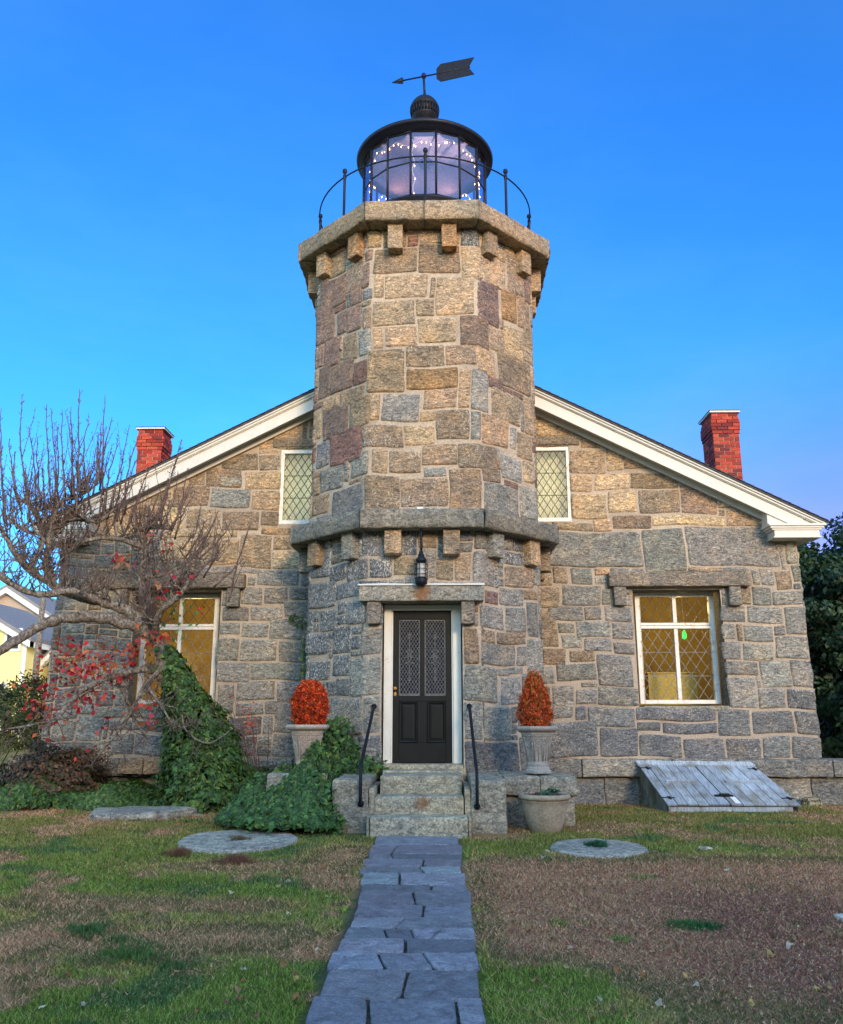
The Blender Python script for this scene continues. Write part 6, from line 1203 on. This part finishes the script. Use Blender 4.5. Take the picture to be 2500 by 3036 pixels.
# red creeper leaves caught in the low branches
cl_ = [(-5.55, 1.45, .12, 40), (-5.5, 1.75, .14, 50), (-5.25, 2.1, .15, 60), (-5.2, 2.35, .10, 30), (-4.95, 1.95, .15, 70), (-4.8, 1.6, .15, 60), (-4.7, 2.2, .16, 60), (-4.5, 1.95, .14, 36), (-4.35, 2.2, .12, 32), (-5.3, 1.35, .13, 36), (-4.55, 1.3, .12, 10), (-4.2, 2.3, .10, 34), (-4.0, 2.45, .09, 30), (-3.8, 2.45, .06, 20), (-4.1, 1.45, .12, 10), (-3.95, 1.25, .10, 8), (-4.5, 3.6, .12, 26), (-3.75, 3.25, .14, 26), (-3.9, 3.9, .1, 12), (-3.2, 2.9, .06, 4), (-4.9, 1.1, .25, 12), (-5.4, 1.05, .2, 10)]
P = []; 
for x, z, sd_, n in cl_:
    for k in range(n): P.append((x + rt.gauss(0, sd_), -1.95 + rt.gauss(0, .18), z + rt.gauss(0, sd_ * .8)))
P = np.array(P); n = len(P); r = np.random.RandomState(14); C = np.array([(.50, .015, .03), (.38, .01, .03), (.60, .05, .03), (.50, .13, .03), (.25, .02, .03), (.30, .10, .04)])[r.randint(0, 6, n)] * r.uniform(.5, 1.2, (n, 1))
V, CC = leafs(P, np.tile([0, -1, .3], (n, 1)), r.uniform(.04, .115, n), .62, C, .9, 5, .35); lv = fast_mesh('creeper_leaves', V, 4, CC, M['leaf'], TR); lv['label'] = 'crimson and orange creeper leaves caught in the low branches'
P = np.array([(-3.75 + rt.gauss(0, .1), -1.6, 3.0 + rt.gauss(0, .35)) for _ in range(40)]); V, CC = ivy_shape(P, np.tile([0, -1, .3], (40, 1)), .05, ivy_cols(40, r, .5), 6); fast_mesh('ivy_leaves', V, 4, CC, M['gloss_leaf'], TR)

# ================================================================== SMALL SHRUBS
def shrub(name, loc, rx, ry, rz, n, size, cols, label, cat, seed, stems=14, asp=.6, hollow=.35, mat='leaf', ragged=.12, group=None):
    r = np.random.RandomState(seed); t = thing(name, (loc[0], loc[1], 0), label, cat, group); u = r.normal(size=(n, 3)); u /= np.linalg.norm(u, axis=1)[:, None]; u[:, 2] = np.abs(u[:, 2]) * 1.0 - .15
    k = 1 + ragged * (np.sin(u[:, 0] * 7 + seed) + np.sin(u[:, 1] * 9 + u[:, 2] * 6) + np.sin(u[:, 2] * 13 + u[:, 0] * 11)); rad = (1 - hollow * r.rand(n) ** 2) * k * (1 + .05 * r.normal(size=n))
    P = np.stack([loc[0] + u[:, 0] * rx * rad, loc[1] + u[:, 1] * ry * rad, loc[2] + np.clip(u[:, 2] * rz * rad, -loc[2] + .01, 99)], 1); C = np.array(cols)[r.randint(0, len(cols), n)] * r.uniform(.55, 1.4, (n, 1)); V, CC = leafs(P, u + [0, 0, .3], size * r.uniform(.6, 1.4, n), asp, C, .7, seed); fast_mesh('foliage', V, 4, CC, M[mat], t)
    mb = MB()
    for i in range(stems): j = r.randint(n); b = (loc[0] + r.normal() * rx * .2, loc[1] + r.normal() * ry * .2, 0); e = P[j]; mb.tube([b, ((b[0] + e[0]) / 2 + r.normal() * .05, (b[1] + e[1]) / 2, e[2] * .55), tuple(e)], [.012, .008, .003], 5)
    mb.build('stem', M['twig'], t); return t
shrub('dried_shrub', (-5.75, -.85, .35), .85, .55, .62, 7000, .06, [(.10, .055, .03), (.07, .05, .025), (.14, .07, .035), (.045, .06, .02), (.06, .04, .03), (.16, .09, .05)], 'low brown withered shrub at the left end of the stone wall', 'shrub', 3, 40, .6, .5)
shrub('evergreen_bush', (-8.3, 2.4, .9), 1.5, 1.1, 1.25, 15000, .09, [(.045, .075, .02), (.06, .095, .025), (.035, .055, .018), (.09, .11, .035)], 'large clipped olive-green evergreen bush beyond the left corner of the house', 'bush', 5, 10, .3, .25)
shrub('dried_shrub', (-2.3, -.7, .25), .35, .3, .45, 900, .04, [(.12, .08, .03), (.16, .10, .04), (.06, .07, .02)], 'small tan withered plant at the wall between the ivy cone and the urn', 'shrub', 6, 26, .4, .6)
RB = thing('rose_bush', (-2.6, -.75, 0), 'thin-stemmed bush with a few red leaves against the wall right of the ivy cone', 'bush'); mb = MB(); P = []
for i in range(16):
    a = rt.uniform(-1, 1); tp = (-2.75 + a * .32, -.7 + rt.uniform(-.15, .15), rt.uniform(.9, 1.7)); mb.tube([(-2.55 + a * .08, -.75, 0), (-2.62 + a * .2, -.75, tp[2] * .5), tp], [.008, .006, .003], 5)
    for k in range(5): P.append((tp[0] + rt.gauss(0, .06), tp[1], tp[2] * rt.uniform(.72, 1)))
P += [(-2.72 + rt.gauss(0, .07), -.8, 1.25 + rt.gauss(0, .09)) for _ in range(70)]; mb.build('stem', M['twig'], RB); P = np.array(P); n = len(P); C = np.array([(.5, .03, .02), (.55, .12, .03), (.35, .03, .02), (.45, .2, .05)])[r.randint(0, 4, n)]; V, CC = leafs(P, np.tile([0, -1, .3], (n, 1)), r.uniform(.02, .055, n), .6, C, .8, 8); fast_mesh('leaves', V, 4, CC, M['leaf'], RB)

# ================================================================== BACKGROUND
def crown(t, cx, cy, cz, rx, ry, rz, nclump, per, size, cols, seed):
    r = np.random.RandomState(seed); P = []; N = []; C = []
    for i in range(nclump):
        u = r.normal(size=3); u /= np.linalg.norm(u); u *= r.uniform(.25, 1) ** .5; c = np.array([cx + u[0] * rx, cy + u[1] * ry, cz + u[2] * rz]); s = r.uniform(.13, .26) * min(rx, rz); v = r.normal(size=(per, 3)); v /= np.linalg.norm(v, axis=1)[:, None]
        P.append(c + v * s * (1 - .4 * r.rand(per, 1) ** 2) * [1.25, 1.25, .75]); N.append(v + [0, 0, .4]); C.append(np.array(cols[r.randint(len(cols))]) * r.uniform(.6, 1.4, (per, 1)))
    P, N, C = map(np.concatenate, (P, N, C)); V, CC = leafs(P, N, size * r.uniform(.6, 1.4, len(P)), .55, C, .6, seed); fast_mesh('crown', V, 4, CC, M['leaf'], t)
def tree(x, y, h, rx, cols, label, seed, ncl=90, per=110, low=.1, group=None):
    t = thing('leafy_tree', (x, y, 0), label, 'tree', group); r = random.Random(seed); mb = MB(); mb.tube([(x, y, -.1), (x + .05, y, h * .3), (x, y, h * .6), (x + .1, y, h * .85)], [h * .035, h * .026, h * .015, .02], 9)
    for i in range(12): a = r.uniform(0, 6.28); z = h * r.uniform(.2, .7); mb.tube([(x, y, z), (x + rx * .5 * math.cos(a), y + rx * .5 * math.sin(a), z + h * .12), (x + rx * .85 * math.cos(a), y + rx * .85 * math.sin(a), z + h * .2)], [h * .012, h * .008, .01], 6)
    mb.build('trunk', M['bark'], t); lo_ = h * low; crown(t, x, y, (h + lo_) / 2, rx, rx * .9, (h - lo_) / 2, ncl, per, .13, cols, seed); return t
DK = [(.018, .045, .022), (.026, .06, .022), (.013, .035, .02), (.035, .07, .028)]
tree(9.6, 5.5, 5.6, 1.9, DK, 'dark green tree rising behind the right corner of the stone house', 31, 260, 170, .02, 'dark trees at the right edge'); tree(12.2, 7.5, 7.0, 2.4, DK, 'darker wider tree beyond the first one at the far right', 32, 260, 150, .02, 'dark trees at the right edge')
tree(8.6, 9.5, 5.6, 1.7, DK, 'small dark tree glimpsed low behind the right corner of the house', 33, 240, 140, .02, 'dark trees at the right edge')
shrub('hedge_bush', (9.6, 3.4, .9), 1.7, .9, 1.5, 16000, .12, DK, 'dark hedge bush low against the right corner of the stone house', 'bush', 7, 10, .55, .3)
# pale yellow house beyond the left corner
YH = thing('yellow_house', (-21.5, 26, 0), 'pale yellow clapboard house with white trim and grey roof far behind the left corner', 'house')
def gable(name, x0, x1, y0, y1, ze, zr, mat, parent):
    xm = (x0 + x1) / 2; mb = MB(); mb.prism([(x0, 0), (x1, 0), (x1, ze), (xm, zr), (x0, ze)], y0, y1); w = mb.build(name, mat, parent)
    mb = MB()
    for s in (-1, 1):
        xe = x0 - .35 if s < 0 else x1 + .35; sl = (zr - ze) / ((x1 - x0) / 2); ze2 = ze - .35 * sl
        mb.add([(xm, y, zr + o) for y in (y0 - .4, y1 + .3) for o in (.02, .20)] + [(xe, y, ze2 + o) for y in (y0 - .4, y1 + .3) for o in (.02, .20)], [(0, 1, 3, 2), (4, 6, 7, 5), (0, 4, 5, 1), (2, 3, 7, 6), (0, 2, 6, 4), (1, 5, 7, 3)])
    mb.build('roof', M['grey_roof'], parent)
    mb = MB()
    for s in (-1, 1):
        xe = x0 - .33 if s < 0 else x1 + .33; sl = (zr - ze) / ((x1 - x0) / 2); ze2 = ze - .33 * sl
        mb.prism([(xm, zr - .26), (xm, zr + .02), (xe, ze2 + .02), (xe, ze2 - .26)], y0 - .43, y0 - .03)
        mb.box(*sorted((xe, xe - s * .0 + (-.02) * s)), y0 - .42, y1, ze2 - .25, ze2 + .01)
    mb.box(x0 - .02, x0 + .16, y0 - .03, y0 - .005, 0, ze); mb.box(x1 - .16, x1 + .02, y0 - .03, y0 - .005, 0, ze); mb.build('white_trim', M['white'], parent); return w
w1 = gable('wall', -25, -18.7, 25, 31, 4.9, 6.7, M['clap'], YH)
def yw(x0, x1, z0, z1, y): 
    mb = MB(); mb.box(x0, x0 + .12, y - .06, y, z0, z1); mb.box(x1 - .12, x1, y - .06, y, z0, z1); mb.box(x0 + .12, x1 - .12, y - .06, y, z1 - .12, z1); mb.box(x0 + .12, x1 - .12, y - .06, y, z0, z0 + .12); o = mb.build('window', M['white'], YH)
    m2 = MB(); m2.box(x0 + .12, x1 - .12, y - .03, y - .01, z0 + .12, z1 - .12); m2.build('pane', M['dark_glass'], o)
yw(-19.75, -18.95, 4.3, 5.35, 25) ; yw(-22, -21.1, 4.3, 5.3, 25); yw(-20.2, -19.4, 1.2, 2.9, 25)
w2 = gable('wing_wall', -18.4, -14.6, 27, 31, 4.3, 6.4, M['clap'], YH)
w3 = gable('rear_wall', -27, -19.6, 32, 40, 5.9, 8.2, M['cast'], YH)
UP_ = thing('utility_pole', (-17.2, 22.5, 0), 'weathered grey utility pole in front of the yellow house', 'pole'); mb = MB(); mb.tube([(-17.0, 22.5, 0), (-17.0, 22.5, 6.4)], [.15, .12], 10); mb.build('post', M['bark'], UP_)
# distant woods closing the horizon, plus an added belt that shades the lawn
def belt(x0, x1, y0, y1, n, h, seed):
    r = np.random.RandomState(seed); P = []; C = []; N = []
    for i in range(n):
        cx, cy = r.uniform(x0, x1), r.uniform(y0, y1); hh = h * r.uniform(.7, 1.15); m = 900; u = r.normal(size=(m, 3)); u /= np.linalg.norm(u, axis=1)[:, None]; k = 1 + .15 * np.sin(u[:, 0] * 6 + i) + .12 * np.sin(u[:, 2] * 9 + i)
        P.append(np.array([cx, cy, hh * .5]) + u * k[:, None] * [hh * .45, hh * .45, hh * .52]); N.append(u); C.append(np.array([(.03, .05, .02), (.05, .05, .02), (.07, .055, .03)][r.randint(3)]) * r.uniform(.6, 1.3, (m, 1)))
    P, N, C = map(np.concatenate, (P, N, C)); V, CC = leafs(P, N, .8 * r.uniform(.6, 1.4, len(P)), .7, C, .6, seed); return V, CC
Vs = [belt(-95, 95, 90, 110, 34, 8, 1)]; Vs.append(belt(-45, 45, -45, -34, 44, 9.8, 2))      # added unseen tree belt behind camera, shading lawn and lower walls from the sun
tag(fast_mesh('woods_and_shade_belt', np.concatenate([v for v, c in Vs]), 4, np.concatenate([c for v, c in Vs]), M['leaf']), kind='stuff')
